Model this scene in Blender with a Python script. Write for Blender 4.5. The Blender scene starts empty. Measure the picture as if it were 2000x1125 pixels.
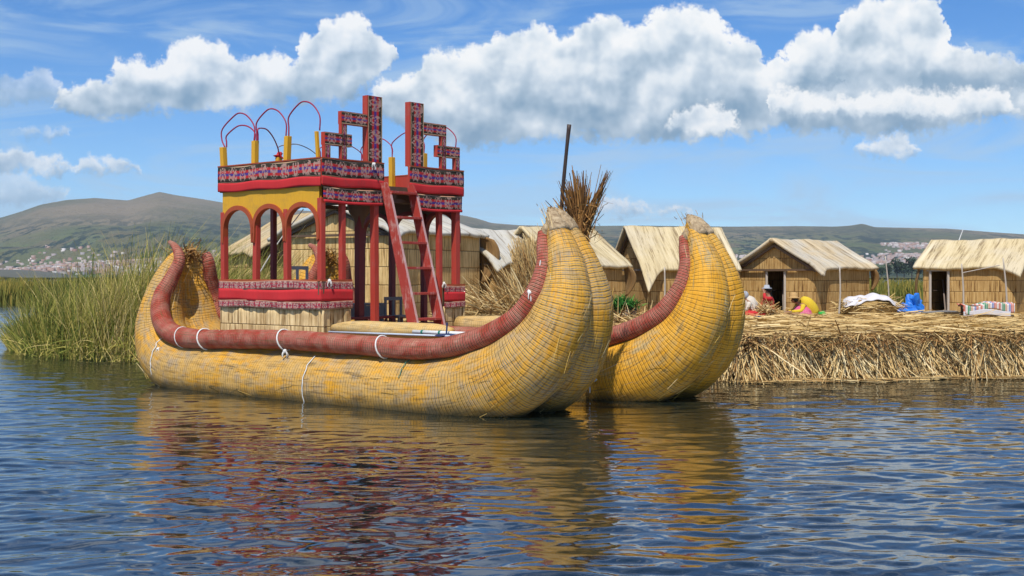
import bpy, math, random
import numpy as np
from mathutils import Vector
R = math.radians
rng = np.random.default_rng(7); random.seed(7)
S = bpy.context.scene
COL = S.collection
F, CX, HY, CH = 2400.0, 1000.0, 540.0, 2.2      # photograph focal length, horizon row, eye height

def at(px, py, Y):
    return np.array([(px-CX)/F*Y, Y, CH-(py-HY)/F*Y])
def ground(px, Y, z=0.0):
    return np.array([(px-CX)/F*Y, Y, z])

# ------------------------------------------------------------------ helpers
ORG = {}
def tag(o, label=None, cat=None, group=None, kind=None):
    if label: o['label'] = label
    if cat: o['category'] = cat
    if group: o['group'] = group
    if kind: o['kind'] = kind
    return o
def empty(name, loc, label, cat, group=None):
    o = bpy.data.objects.new(name, None); COL.objects.link(o)
    o.location = [float(v) for v in loc]; o.empty_display_size = .2
    ORG[o.name] = np.array(loc, float)
    return tag(o, label, cat, group)

def mk(name, V, Fc, mat, parent=None, uv=None, col=None, smooth=False, origin=None):
    V = np.asarray(V, float).reshape(-1, 3)
    if parent is not None: org = ORG[parent.name]
    elif origin is not None: org = np.array(origin, float)
    else: org = np.zeros(3)
    V = V-org
    me = bpy.data.meshes.new(name)
    if isinstance(Fc, np.ndarray):
        n, k = Fc.shape
        me.vertices.add(len(V)); me.vertices.foreach_set('co', V.ravel())
        me.loops.add(n*k); me.loops.foreach_set('vertex_index', Fc.ravel().astype(np.int32))
        me.polygons.add(n)
        me.polygons.foreach_set('loop_start', np.arange(0, n*k, k, dtype=np.int32))
        me.update(calc_edges=True)
    else:
        me.from_pydata([tuple(v) for v in V], [], Fc); me.update()
    if uv is not None:
        l = me.uv_layers.new(name='UVMap'); l.data.foreach_set('uv', np.asarray(uv, float).ravel())
    if col is not None:
        a = me.attributes.new('tone', 'FLOAT', 'POINT'); a.data.foreach_set('value', np.asarray(col, float).ravel())
    if smooth: me.polygons.foreach_set('use_smooth', np.ones(len(me.polygons), bool))
    me.materials.append(mat)
    o = bpy.data.objects.new(name, me); COL.objects.link(o)
    if parent is not None:
        o.parent = parent; ORG[o.name] = org
    else:
        o.location = [float(v) for v in org]; ORG[o.name] = org
    return o

def cat(P, n):            # smooth interpolation (Catmull-Rom) of rows of P, n steps per span
    P = np.asarray(P, float); Q = np.vstack([2*P[0]-P[1], P, 2*P[-1]-P[-2]]); out = []
    for i in range(1, len(Q)-2):
        for k in range(n):
            t = k/n
            out.append(.5*((2*Q[i])+(-Q[i-1]+Q[i+1])*t+(2*Q[i-1]-5*Q[i]+4*Q[i+1]-Q[i+2])*t*t+(-Q[i-1]+3*Q[i]-3*Q[i+1]+Q[i+2])*t**3))
    out.append(Q[-2]); return np.array(out)

class MB:
    def __init__(s): s.V = []; s.F = []; s.U = []
    def box(s, o, ex, ey, ez):
        """o corner; ex length (u metres), ey thickness, ez height (v 0..1)"""
        o, ex, ey, ez = [np.asarray(a, float) for a in (o, ex, ey, ez)]
        if np.dot(np.cross(ex, ey), ez) < 0: o = o+ey; ey = -ey
        b = len(s.V); L = np.linalg.norm(ex); T = np.linalg.norm(ey)
        for k in range(8): s.V.append(o+ex*(k & 1)+ey*((k >> 1) & 1)+ez*((k >> 2) & 1))
        q = [((0,1,5,4),[(0,0),(L,0),(L,1),(0,1)]), ((2,6,7,3),[(0,0),(0,1),(L,1),(L,0)]), ((0,4,6,2),[(0,0),(0,1),(T,1),(T,0)]),
             ((1,3,7,5),[(0,0),(T,0),(T,1),(0,1)]), ((4,5,7,6),[(0,.97),(L,.97),(L,1),(0,1)]), ((0,2,3,1),[(0,0),(0,.03),(L,.03),(L,0)])]
        for f, u in q: s.F.append([b+i for i in f]); s.U += u
        return s
    def bar(s, p, q, w, t, up=(0,0,1)):
        p, q = np.asarray(p, float), np.asarray(q, float); d = q-p; L = np.linalg.norm(d); d = d/L
        sd = np.cross(d, up)
        if np.linalg.norm(sd) < 1e-3: sd = np.array([1., 0, 0])
        sd /= np.linalg.norm(sd); u2 = np.cross(sd, d)
        return s.box(p-sd*w/2-u2*t/2, d*L, sd*w, u2*t)
    def tube(s, P, r, n=12, caps=True, lump=0., vs=1., flat=1., seed=0):
        P = np.asarray(P, float); m = len(P); r = np.broadcast_to(np.asarray(r, float), (m,))
        T = np.gradient(P, axis=0); T /= np.maximum(np.linalg.norm(T, axis=1, keepdims=True), 1e-9)
        up = np.array([0, 0, 1.]) if abs(T[0][2]) < .9 else np.array([0, 1., 0])
        N = np.cross(T[0], up); N /= np.linalg.norm(N); Ns = []
        for t in T:
            N = N-t*np.dot(N, t); N /= np.linalg.norm(N); Ns.append(N)
        Ns = np.array(Ns); Bs = np.cross(T, Ns)
        L = np.r_[0, np.cumsum(np.linalg.norm(np.diff(P, axis=0), axis=1))]
        rg = np.random.default_rng(seed); ph = rg.uniform(0, 6.28, 8)
        b = len(s.V)
        for i in range(m):
            for j in range(n):
                a = 2*math.pi*j/n
                k = 1+lump*(math.sin(3*a+ph[0]+L[i]*1.7)*.35+math.sin(2*a+L[i]*3.1+ph[1])*.35+math.sin(L[i]*7+ph[2])*.3)
                s.V.append(P[i]+r[i]*k*(math.cos(a)*Ns[i]+math.sin(a)*Bs[i]*flat))
        for i in range(m-1):
            for j in range(n):
                j2 = (j+1) % n
                s.F.append([b+i*n+j, b+i*n+j2, b+(i+1)*n+j2, b+(i+1)*n+j])
                s.U += [(L[i], vs*j/n), (L[i], vs*(j+1)/n), (L[i+1], vs*(j+1)/n), (L[i+1], vs*j/n)]
        if caps:
            s.F.append([b+j for j in range(n)][::-1]); s.U += [(L[0], .5)]*n
            s.F.append([b+(m-1)*n+j for j in range(n)]); s.U += [(L[-1], .5)]*n
        return s
    def blob(s, c, r, n=14, m=9, lump=.12, seed=0, zmin=None):
        c = np.asarray(c, float); r = np.broadcast_to(np.asarray(r, float), (3,)); rg = np.random.default_rng(seed)
        K = rg.normal(0, 2.2, (7, 3)); ph = rg.uniform(0, 6.28, 7); b = len(s.V)
        for i in range(m+1):
            th = math.pi*i/m
            for j in range(n):
                a = 2*math.pi*j/n; d = np.array([math.sin(th)*math.cos(a), math.sin(th)*math.sin(a), math.cos(th)])
                k = 1+lump*np.sin(K@d*1.6+ph).sum()*.35
                v = c+d*r*k
                if zmin is not None: v[2] = max(v[2], zmin)
                s.V.append(v)
        for i in range(m):
            for j in range(n):
                j2 = (j+1) % n
                s.F.append([b+i*n+j, b+(i+1)*n+j, b+(i+1)*n+j2, b+i*n+j2])
                s.U += [(j/n, i/m), (j/n, (i+1)/m), ((j+1)/n, (i+1)/m), ((j+1)/n, i/m)]
        return s
    def grid(s, fn, nu, nv):
        b = len(s.V); us = np.linspace(0, 1, nu+1); vs = np.linspace(0, 1, nv+1); uu = []
        for u in us:
            for v in vs:
                p, q = fn(u, v); s.V.append(np.asarray(p, float)); uu.append(q)
        for i in range(nu):
            for j in range(nv):
                k = [i*(nv+1)+j, (i+1)*(nv+1)+j, (i+1)*(nv+1)+j+1, i*(nv+1)+j+1]
                s.F.append([b+x for x in k]); s.U += [uu[x] for x in k]
        return s
    def build(s, name, mat, parent=None, smooth=False, origin=None, solid=0., off=-1., bevel=0.):
        o = mk(name, np.array(s.V), s.F, mat, parent, s.U, None, smooth, origin)
        if solid:
            m = o.modifiers.new('solid', 'SOLIDIFY'); m.thickness = solid; m.offset = off
        if bevel:
            m = o.modifiers.new('bevel', 'BEVEL'); m.width = bevel; m.segments = 2
        return o

def ribbons(P, D, L, bend, w, nseg=3, tone=None, taper=.25):
    """many narrow blades: P roots, D unit directions, L lengths, bend offset at the tip, w widths"""
    N = len(P); t = np.linspace(0, 1, nseg+1)
    C = P[:, None]+D[:, None]*L[:, None, None]*t[None, :, None]+bend[:, None]*(t**2)[None, :, None]
    a = rng.uniform(0, 2*math.pi, N); sd = np.stack([np.cos(a), np.sin(a)*.6, np.sin(a*3)*.25], 1)
    sd -= D*(sd*D).sum(1, keepdims=True); sd /= np.linalg.norm(sd, axis=1, keepdims=True)+1e-9
    ww = (w[:, None]*(1-(1-taper)*t[None, :]**1.5))[..., None]*.5
    V = np.stack([C-sd[:, None]*ww, C+sd[:, None]*ww], 2).reshape(-1, 3)
    k = (np.arange(N)*(nseg+1)*2)[:, None]+np.arange(nseg)[None, :]*2
    Fq = np.stack([k, k+1, k+3, k+2], -1).reshape(-1, 4)
    if tone is None: tone = rng.uniform(0, 1, N)
    return V, Fq, np.repeat(tone, (nseg+1)*2)
def join(parts):
    V, Fq, T, b = [], [], [], 0
    for v, f, t in parts:
        V.append(v); Fq.append(f+b); T.append(t); b += len(v)
    return np.vstack(V), np.vstack(Fq), np.concatenate(T)

def fbm(x, y, o=5, s=1., seed=3):
    r = np.random.default_rng(seed); out = 0; a = 1.
    for i in range(o):
        th = r.uniform(0, 6.28, 4); ph = r.uniform(0, 6.28, 4)
        for t, p in zip(th, ph): out = out+a*.5*np.sin((x*np.cos(t)+y*np.sin(t))*s+p+1.3*np.sin((x*np.sin(t)-y*np.cos(t))*s*.7+p*2))
        s *= 2.03; a *= .5
    return out

# ------------------------------------------------------------------ materials
class NT:
    def __init__(s, tree): s.t = tree; s.n = tree.nodes; s.l = tree.links
    def node(s, ty, **kw):
        n = s.n.new(ty)
        for k, v in kw.items(): setattr(n, k, v)
        return n
    def put(s, sock, v):
        if v is None: return
        if isinstance(v, bpy.types.NodeSocket): s.l.new(v, sock)
        elif isinstance(v, (tuple, list)) and sock.type == 'RGBA': sock.default_value = (*v[:3], 1)
        else: sock.default_value = v
    def math(s, op, a, b=None, c=None, clamp=False):
        n = s.node('ShaderNodeMath', operation=op, use_clamp=clamp)
        for i, v in enumerate((a, b, c)):
            if v is not None: s.put(n.inputs[i], v)
        return n.outputs[0]
    def vmath(s, op, a, b=None, scale=None):
        n = s.node('ShaderNodeVectorMath', operation=op); s.put(n.inputs[0], a)
        if b is not None: s.put(n.inputs[1], b)
        if scale is not None: s.put(n.inputs['Scale'], scale)
        return n.outputs[1] if op in ('LENGTH', 'DOT_PRODUCT') else n.outputs[0]
    def xyz(s, v):
        n = s.node('ShaderNodeSeparateXYZ'); s.put(n.inputs[0], v); return n.outputs
    def comb(s, x=0., y=0., z=0.):
        n = s.node('ShaderNodeCombineXYZ')
        for i, v in enumerate((x, y, z)): s.put(n.inputs[i], v)
        return n.outputs[0]
    def noise(s, vec, scale, detail=4., rough=.55, dist=0., out=0, dims='3D'):
        n = s.node('ShaderNodeTexNoise', noise_dimensions=dims); s.put(n.inputs['Vector'], vec)
        for k, v in (('Scale', scale), ('Detail', detail), ('Roughness', rough), ('Distortion', dist)): s.put(n.inputs[k], v)
        return n.outputs[out]
    def ramp(s, f, stops, interp='LINEAR'):
        n = s.node('ShaderNodeValToRGB'); n.color_ramp.interpolation = interp; e = n.color_ramp.elements
        while len(e) < len(stops): e.new(.5)
        for x, (p, c) in zip(e, stops):
            x.position = p; x.color = (*c, 1) if isinstance(c, (tuple, list)) else (c, c, c, 1)
        s.put(n.inputs[0], f); return n.outputs[0]
    def mix(s, f, a, b, ty='MIX'):
        n = s.node('ShaderNodeMix', data_type='RGBA', blend_type=ty); s.put(n.inputs[0], f); s.put(n.inputs[6], a); s.put(n.inputs[7], b); return n.outputs[2]
    def mrange(s, v, a, b, c=0., d=1., smooth=True):
        n = s.node('ShaderNodeMapRange', interpolation_type='SMOOTHSTEP' if smooth else 'LINEAR')
        s.put(n.inputs[0], v)
        for i, x in enumerate((a, b, c, d)): n.inputs[i+1].default_value = x
        return n.outputs[0]

def material(name, fn, rough=.8, spec=.3):
    m = bpy.data.materials.new(name); m.use_nodes = True; t = NT(m.node_tree)
    p = [n for n in m.node_tree.nodes if n.type == 'BSDF_PRINCIPLED'][0]
    p.inputs['Roughness'].default_value = rough; p.inputs['Specular IOR Level'].default_value = spec
    r = fn(t, p)
    if isinstance(r, tuple) and len(r) == 2 and isinstance(r[0], bpy.types.NodeSocket):
        c, (h, dist, st) = r
        b = t.node('ShaderNodeBump'); b.inputs['Distance'].default_value = dist; b.inputs['Strength'].default_value = st
        t.put(b.inputs['Height'], h); t.l.new(b.outputs[0], p.inputs['Normal']); t.put(p.inputs['Base Color'], c)
    else: t.put(p.inputs['Base Color'], r)
    return m
def uvc(t): return t.node('ShaderNodeTexCoord').outputs['UV']
def obj(t): return t.node('ShaderNodeTexCoord').outputs['Object']
def gpos(t): return t.node('ShaderNodeNewGeometry').outputs['Position']

def woven(name, main, worn, grey, period=.066, reeds=64, wear=.5, line=.20, bdist=.012, ps=1.15, cordc=(.86, .50, .08)):
    def fn(t, p):
        u, v, _ = t.xyz(uvc(t)); P = gpos(t)
        wob = t.math('MULTIPLY', t.math('SUBTRACT', t.noise(P, 1.8, 4), .5), .085)
        uu = t.math('ADD', u, wob)
        ph = t.math('FRACT', t.math('DIVIDE', uu, period))
        d = t.math('ABSOLUTE', t.math('SUBTRACT', ph, .5))          # 0 mid, .5 at cord
        cord = t.math('MULTIPLY', t.mrange(d, .30, .46), t.mrange(t.noise(P, 9., 3), .30, .60, .25, .85))
        seg = t.math('FLOOR', t.math('DIVIDE', uu, period))
        rv = t.comb(t.math('MULTIPLY', u, 1.3), t.math('MULTIPLY', v, reeds*1.5), 0.)
        rn0 = t.noise(rv, 1.0, 4, .65); brk = t.noise(t.comb(t.math('MULTIPLY', u, 4.), t.math('MULTIPLY', v, reeds*1.1), t.math('MULTIPLY', seg, .07)), 1., 2, .6)
        rn = t.math('ADD', t.math('MULTIPLY', rn0, .62), t.math('MULTIPLY', brk, .38))
        patch = t.noise(P, ps, 6, .70, .4); pt2 = t.noise(t.comb(t.math('MULTIPLY', u, 2.), t.math('MULTIPLY', v, 34.), 3.), 1.3, 4, .65)
        a = t.math('ADD', t.math('MULTIPLY', patch, .62), t.math('MULTIPLY', pt2, .38))
        wm = t.mrange(a, 1-wear-.075, 1-wear+.06)
        base = t.mix(rn, tuple(c*.78 for c in main), tuple(min(1, c*1.18) for c in main))
        gm = t.mrange(t.noise(P, 2.6, 5, .7), .46, .60)
        wc = t.mix(gm, worn, grey); wc = t.mix(t.mrange(rn, .3, .7), t.mix(1., wc, (.72, .72, .70), 'MULTIPLY'), wc)
        c = t.mix(t.math('MULTIPLY', wm, .88), base, wc)
        c = t.mix(t.math('MULTIPLY', t.mrange(rn, .50, .38), .62), c, (.17, .10, .03)); c = t.mix(t.math('MULTIPLY', t.mrange(rn, .56, .66), .30), c, t.mix(.5, main, (.85, .66, .36)))          # gaps between reeds
        lite = t.mix(.5, main, cordc)
        c = t.mix(t.math('MULTIPLY', t.math('MULTIPLY', t.mrange(d, .10, .20), t.mrange(d, .40, .30)), t.math('MULTIPLY', t.mrange(t.noise(P, 4., 3), .30, .60), .9)), c, lite)
        c = t.mix(t.math('MULTIPLY', t.mrange(t.noise(t.comb(t.math('MULTIPLY', u, 1.1), t.math('MULTIPLY', v, reeds*1.25), 9.), 1., 3, .6), .58, .66), .6), c, (.13, .09, .045))
        c = t.mix(t.math('MULTIPLY', cord, line*2.0), c, (.11, .07, .025))  # dark ring with the thin shadow beside each cord painted in
        z = t.xyz(P)[2]
        wet = t.mrange(t.math('ADD', z, t.math('MULTIPLY', t.noise(P, 4., 3), .20)), .34, .10)
        c = t.mix(t.math('MULTIPLY', wet, .78), c, (.07, .055, .022))                              # wet, algae-dark foot
        h = t.math('ADD', t.math('MULTIPLY', rn, .5), t.math('SUBTRACT', 1., t.math('MULTIPLY', cord, 1.0)))
        return c, (h, bdist, .9)
    return material(name, fn, .68, .28)

M = {}
YEL = (.62, .285, .014); 
M['hull'] = woven('yellow_reed_weave', YEL, (.47, .33, .15), (.34, .29, .215), wear=.53)
M['hullb'] = woven('brighter_yellow_reed_weave', (.65, .305, .014), (.52, .36, .13), (.40, .35, .22), wear=.46)
M['gun'] = woven('red_reed_weave', (.34, .042, .024), (.42, .15, .08), (.46, .29, .20), period=.05, reeds=26, wear=.42, line=.34, bdist=.022, ps=4., cordc=(.62, .42, .32))
M['tanroll'] = woven('tan_reed_weave', (.60, .40, .16), (.62, .46, .23), (.52, .42, .26), period=.05, reeds=30, wear=.5, line=.16, bdist=.006)

def rope_fn(t, p): return t.mix(t.noise(gpos(t), 60., 2), (.55, .54, .50), (.85, .84, .80))
M['rope'] = material('white_rope', rope_fn)
def paint(name, c, dirt=(.25, .16, .12), amt=.35, rough=.5, grain=True):
    def fn(t, p):
        P = gpos(t); n = t.noise(P, 3.5, 6, .7); n2 = t.noise(t.vmath('MULTIPLY', P, (34., 34., 3.)), 1., 3, .6)
        k = t.math('MULTIPLY', t.mrange(t.math('ADD', t.math('MULTIPLY', n, .65), t.math('MULTIPLY', n2, .35)), .5, .66), amt)
        col = t.mix(n2, tuple(x*.82 for x in c), tuple(min(1, x*1.12) for x in c))
        return t.mix(k, col, dirt), (n2, .004, .5)
    return material(name, fn, rough, .35)
M['red'] = paint('red_painted_wood', (.42, .048, .030), (.30, .12, .09), .4)
M['ladder'] = paint('worn_red_painted_wood', (.36, .045, .032), (.52, .34, .30), .75, .55)
M['ladder_edge'] = paint('pale_red_wood', (.52, .30, .28), (.62, .52, .50), .7)  # paler red for the front edge of each ladder rail
M['brick'] = paint('brick_red_paint', (.36, .068, .022), (.22, .06, .03), .4)
M['shaded_red'] = paint('shaded_red_wood', (.19, .024, .022), (.08, .03, .03), .4)  # red wood inside and on the far side, shade put into its colour
M['yellow'] = paint('ochre_yellow_paint', (.66, .35, .022), (.35, .19, .05), .5)
M['darkwood'] = paint('dark_bare_wood', (.12, .075, .045), (.05, .035, .025), .5)
M['greywood'] = paint('grey_weathered_wood', (.20, .19, .18), (.10, .09, .085), .5)
M['greypaint'] = paint('pale_grey_paint', (.38, .40, .42), (.25, .25, .24), .4)
M['white'] = paint('white_plastic', (.72, .73, .72), (.5, .5, .48), .3, .35)
M['metal'] = paint('pale_blue_metal', (.50, .58, .66), (.4, .42, .45), .3, .3)
M['navy'] = paint('navy_paint', (.02, .035, .10), (.05, .05, .07), .3)
M['branch'] = paint('dark_branch_bark', (.055, .035, .028), (.10, .07, .05), .5)
M['pale_pole'] = paint('pale_stripped_pole', (.46, .40, .33), (.3, .25, .2), .5)
M['teal'] = paint('teal_cord', (.02, .18, .13), (.02, .1, .08), .3)
M['wire'] = paint('crimson_wrapped_wire', (.33, .018, .06), (.08, .03, .05), .55)
M['wirew'] = paint('dark_wire', (.12, .06, .08), (.5, .5, .5), .6)
M['redcloth'] = paint('red_cloth', (.52, .024, .028), (.34, .03, .03), .7, .85)
M['soil'] = paint('dark_root_soil', (.12, .08, .05), (.3, .2, .12), .9)

def textile(name, dark, bandA, bandB, motif, period=.31, border=(.50, .36, .22)):
    def fn(t, p):
        u, v, _ = t.xyz(uvc(t))
        base = t.ramp(v, [(0, border), (.055, dark), (.24, bandA), (.40, bandB), (.56, bandA), (.72, dark), (.93, border), (.97, (.35, .05, .03))], 'CONSTANT')
        un = t.math('DIVIDE', u, period); cell = t.math('FLOOR', un)
        lx = t.math('ABSOLUTE', t.math('SUBTRACT', t.math('FRACT', un), .5))
        q = lambda x, k: t.math('DIVIDE', t.math('FLOOR', t.math('MULTIPLY', x, k)), k)
        sx_ = t.math('SUBTRACT', t.math('FRACT', un), .5); pick = t.math('GREATER_THAN', t.math('FRACT', t.math('MULTIPLY', cell, .618)), .45)
        skew = t.math('ADD', lx, t.math('MULTIPLY', pick, t.math('SUBTRACT', sx_, lx)))
        n = t.noise(t.comb(t.math('MULTIPLY', q(skew, 18.), 7.5), t.math('MULTIPLY', q(v, 15.), 4.6), t.math('MULTIPLY', cell, 3.7)), 1., 1., .5)
        dv = t.math('ABSOLUTE', t.math('SUBTRACT', v, .49))
        r = t.math('ADD', t.math('POWER', t.math('DIVIDE', lx, t.math('ADD', .34, t.math('MULTIPLY', pick, .12))), 3.), t.math('POWER', t.math('DIVIDE', dv, .43), 3.))
        inside = t.mrange(r, 1.05, .85)
        mk_ = t.math('MULTIPLY', inside, t.mrange(n, .47, .51))
        lines = t.math('GREATER_THAN', t.math('FRACT', t.math('MULTIPLY', u, 46.)), .33)
        mk_ = t.math('MULTIPLY', mk_, t.math('ADD', .55, t.math('MULTIPLY', lines, .4)))
        c = t.mix(mk_, base, motif)
        c = t.mix(t.math('MULTIPLY', t.noise(gpos(t), 5., 4), .25), c, (.12, .07, .06))
        return c, (t.noise(t.comb(t.math('MULTIPLY', u, 8.), t.math('MULTIPLY', v, 3.), 0.), 1., 3), .03, .5)
    return material(name, fn, .9, .15)
M['textile'] = textile('andean_textile', (.028, .030, .020), (.46, .022, .026), (.06, .035, .22), (.47, .29, .24))
M['textile2'] = textile('faded_textile', (.26, .10, .09), (.36, .02, .04), (.22, .02, .06), (.50, .36, .30), .16)

def straw_mat(name, stops, rough=.8):
    def fn(t, p):
        a = t.node('ShaderNodeAttribute', attribute_name='tone').outputs['Fac']
        return t.ramp(a, stops)
    m = material(name, fn, rough, .25); return m
M['straw'] = straw_mat('dry_reed_straw', [(0, (.09, .045, .018)), (.25, (.28, .14, .045)), (.5, (.46, .29, .11)), (.8, (.64, .46, .20)), (1, (.76, .61, .34))])
M['strawtop'] = straw_mat('golden_reed_litter', [(0, (.24, .13, .045)), (.3, (.42, .27, .10)), (.7, (.60, .42, .17)), (1, (.72, .56, .29))])
M['fray'] = straw_mat('frayed_golden_reed', [(0, (.16, .10, .04)), (.4, (.46, .30, .10)), (.8, (.70, .46, .10)), (1, (.72, .58, .34))])
M['bunch'] = straw_mat('brown_reed_bunch', [(0, (.05, .03, .012)), (.4, (.18, .08, .022)), (.8, (.36, .18, .05)), (1, (.46, .30, .11))])
M['reed'] = straw_mat('green_totora', [(0, (.03, .05, .010)), (.25, (.10, .14, .022)), (.48, (.25, .26, .045)), (.72, (.46, .38, .09)), (1, (.54, .42, .17))])
M['farreed'] = straw_mat('far_totora', [(0, (.06, .085, .018)), (.4, (.12, .14, .025)), (.8, (.22, .19, .035)), (1, (.32, .24, .05))])
M['leaf'] = straw_mat('fresh_leaf', [(0, (.01, .06, .01)), (.5, (.03, .16, .02)), (1, (.12, .30, .05))])
M['treeleaf'] = straw_mat('distant_foliage', [(0, (.012, .028, .018)), (.5, (.03, .055, .028)), (1, (.07, .10, .045))])

def wall_fn(t, p, a=(.36, .20, .062), b=(.56, .37, .15), per=.34):
    u, v, _ = t.xyz(uvc(t)); P = gpos(t)
    row = t.math('FLOOR', t.math('DIVIDE', v, per)); ph = t.math('FRACT', t.math('DIVIDE', v, per))
    n = t.noise(t.comb(t.math('MULTIPLY', u, 22.), t.math('MULTIPLY', v, .9), row), 1., 4, .7)
    c = t.mix(t.mrange(n, .35, .65), a, b)
    c = t.mix(t.math('MULTIPLY', t.mrange(n, .46, .36), .85), c, (.11, .055, .02))
    c = t.mix(t.math('MULTIPLY', t.mrange(t.noise(P, 1.6, 4), .45, .7), .45), c, (.30, .16, .05))
    d = t.math('ABSOLUTE', t.math('SUBTRACT', ph, .5)); ln = t.mrange(d, .455, .495)
    c = t.mix(t.math('MULTIPLY', ln, .6), c, (.10, .06, .025))
    return c, (t.math('SUBTRACT', n, t.math('MULTIPLY', ln, .5)), .03, .9)
M['wall'] = material('reed_mat_wall', wall_fn, .85, .15)
M['wallg'] = material('golden_reed_wall', lambda t, p: wall_fn(t, p, (.52, .32, .11), (.78, .57, .27), .46), .85, .15)
M['skirt'] = material('pale_reed_skirt', lambda t, p: wall_fn(t, p, (.52, .35, .15), (.84, .64, .34), .33), .85, .15)
def roof_fn(t, p, a=(.44, .33, .19), b=(.64, .52, .34), g=(.50, .48, .42), gw=.48):
    u, v, _ = t.xyz(uvc(t)); P = gpos(t)
    n = t.noise(t.comb(t.math('MULTIPLY', u, 8.), t.math('MULTIPLY', v, .55), 0.), 1., 5, .8)
    big = t.noise(P, .9, 4, .6); band = t.noise(t.comb(t.math('MULTIPLY', u, 3.), t.math('MULTIPLY', v, .3), 4.), 1., 2)
    c = t.mix(t.mrange(n, .3, .7), a, b); c = t.mix(t.math('MULTIPLY', t.mrange(big, gw-.1, gw+.14), .7), c, g)
    c = t.mix(t.math('MULTIPLY', t.mrange(n, .48, .37), .80), c, (.16, .11, .06))
    c = t.mix(t.math('MULTIPLY', t.mrange(band, .45, .33), .35), c, (.30, .22, .12))
    c = t.mix(t.math('MULTIPLY', t.mrange(band, .55, .68), .35), c, (.82, .74, .56))
    return c, (n, .035, .9)
M['roof'] = material('reed_mat_roof', roof_fn, .85, .15)
M['roofg'] = material('grey_reed_mat_roof', lambda t, p: roof_fn(t, p, (.38, .33, .23), (.60, .56, .46), (.52, .51, .47), .42), .85, .15)
M['roofy'] = material('yellow_reed_mat_roof', lambda t, p: roof_fn(t, p, (.46, .35, .18), (.66, .55, .34), (.58, .50, .36), .5), .85, .15)
M['roofo'] = material('tan_reed_mat_roof', lambda t, p: roof_fn(t, p, (.38, .27, .13), (.60, .46, .26), (.45, .38, .26), .5), .85, .15)
M['under'] = material('shaded_reed_lining', lambda t, p: roof_fn(t, p, (.20, .11, .045), (.33, .20, .08), (.2, .13, .06), .5), .9, .1)  # brown lining darkened, the roof's shade put into its colour
M['dark_in'] = paint('dim_room_boards', (.05, .035, .025), (.03, .02, .015), .4)

def stripes_fn(t, p):
    u, v, _ = t.xyz(uvc(t))
    c = t.ramp(t.math('FRACT', t.math('MULTIPLY', u, 2.1)), [(0, (.50, .12, .08)), (.12, (.6, .58, .55)), (.22, (.06, .25, .14)), (.40, (.55, .32, .22)), (.52, (.65, .62, .6)), (.62, (.15, .2, .42)), (.74, (.55, .18, .12)), (.88, (.62, .6, .56))], 'CONSTANT')
    n = t.math('GREATER_THAN', t.math('FRACT', t.math('MULTIPLY', u, 17.)), .5)
    return t.mix(t.math('MULTIPLY', n, .35), c, (.62, .55, .50))
M['blanket'] = material('striped_blanket', stripes_fn, .9, .1)
M['whitecloth'] = paint('white_cloth', (.62, .60, .62), (.45, .42, .44), .5, .9)
M['bluetarp'] = paint('blue_tarpaulin', (.02, .17, .62), (.06, .30, .75), .5, .4)
M['skin'] = paint('brown_skin', (.30, .15, .085), (.26, .12, .07), .2, .6)
M['hair'] = paint('black_hair', (.012, .010, .010), (.02, .02, .02), .2, .5)
M['yellowcloth'] = paint('yellow_cloth', (.66, .46, .03), (.5, .35, .02), .3, .9)
M['pinkcloth'] = paint('pink_cloth', (.60, .10, .22), (.6, .4, .4), .6, .9)
M['greencloth'] = paint('green_cloth', (.03, .35, .06), (.02, .2, .04), .3, .9)
M['strawhat'] = paint('straw_hat_weave', (.48, .30, .12), (.38, .22, .08), .4, .9)
M['greycloth'] = paint('grey_cloth', (.36, .38, .42), (.3, .3, .33), .4, .9)
M['creamcloth'] = paint('cream_cloth', (.60, .54, .45), (.5, .42, .34), .4, .9)

# ------------------------------------------------------------------ camera, light, sky
cam = bpy.data.cameras.new('camera'); co = bpy.data.objects.new('camera', cam); COL.objects.link(co)
co.location = (0, 0, CH); co.rotation_euler = (R(90), 0, 0)
cam.lens = 36*F/2000; cam.sensor_width = 36; cam.shift_y = -(562.5-HY)/2000
cam.clip_start = .1; cam.clip_end = 30000
S.camera = co
SUN_EL, SUN_AZ = 56., 196.      # azimuth clockwise from +Y
sd = Vector((math.sin(R(SUN_AZ))*math.cos(R(SUN_EL)), math.cos(R(SUN_AZ))*math.cos(R(SUN_EL)), math.sin(R(SUN_EL))))
sun = bpy.data.lights.new('sun', 'SUN'); sun.energy = 4.5; sun.angle = R(.53); sun.color = (1., .955, .88)
so = bpy.data.objects.new('sun', sun); COL.objects.link(so); so.rotation_euler = sd.to_track_quat('Z', 'Y').to_euler()
S.view_settings.view_transform = 'Standard'; S.view_settings.look = 'None'; S.view_settings.exposure = .12; S.view_settings.gamma = 1.

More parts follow.
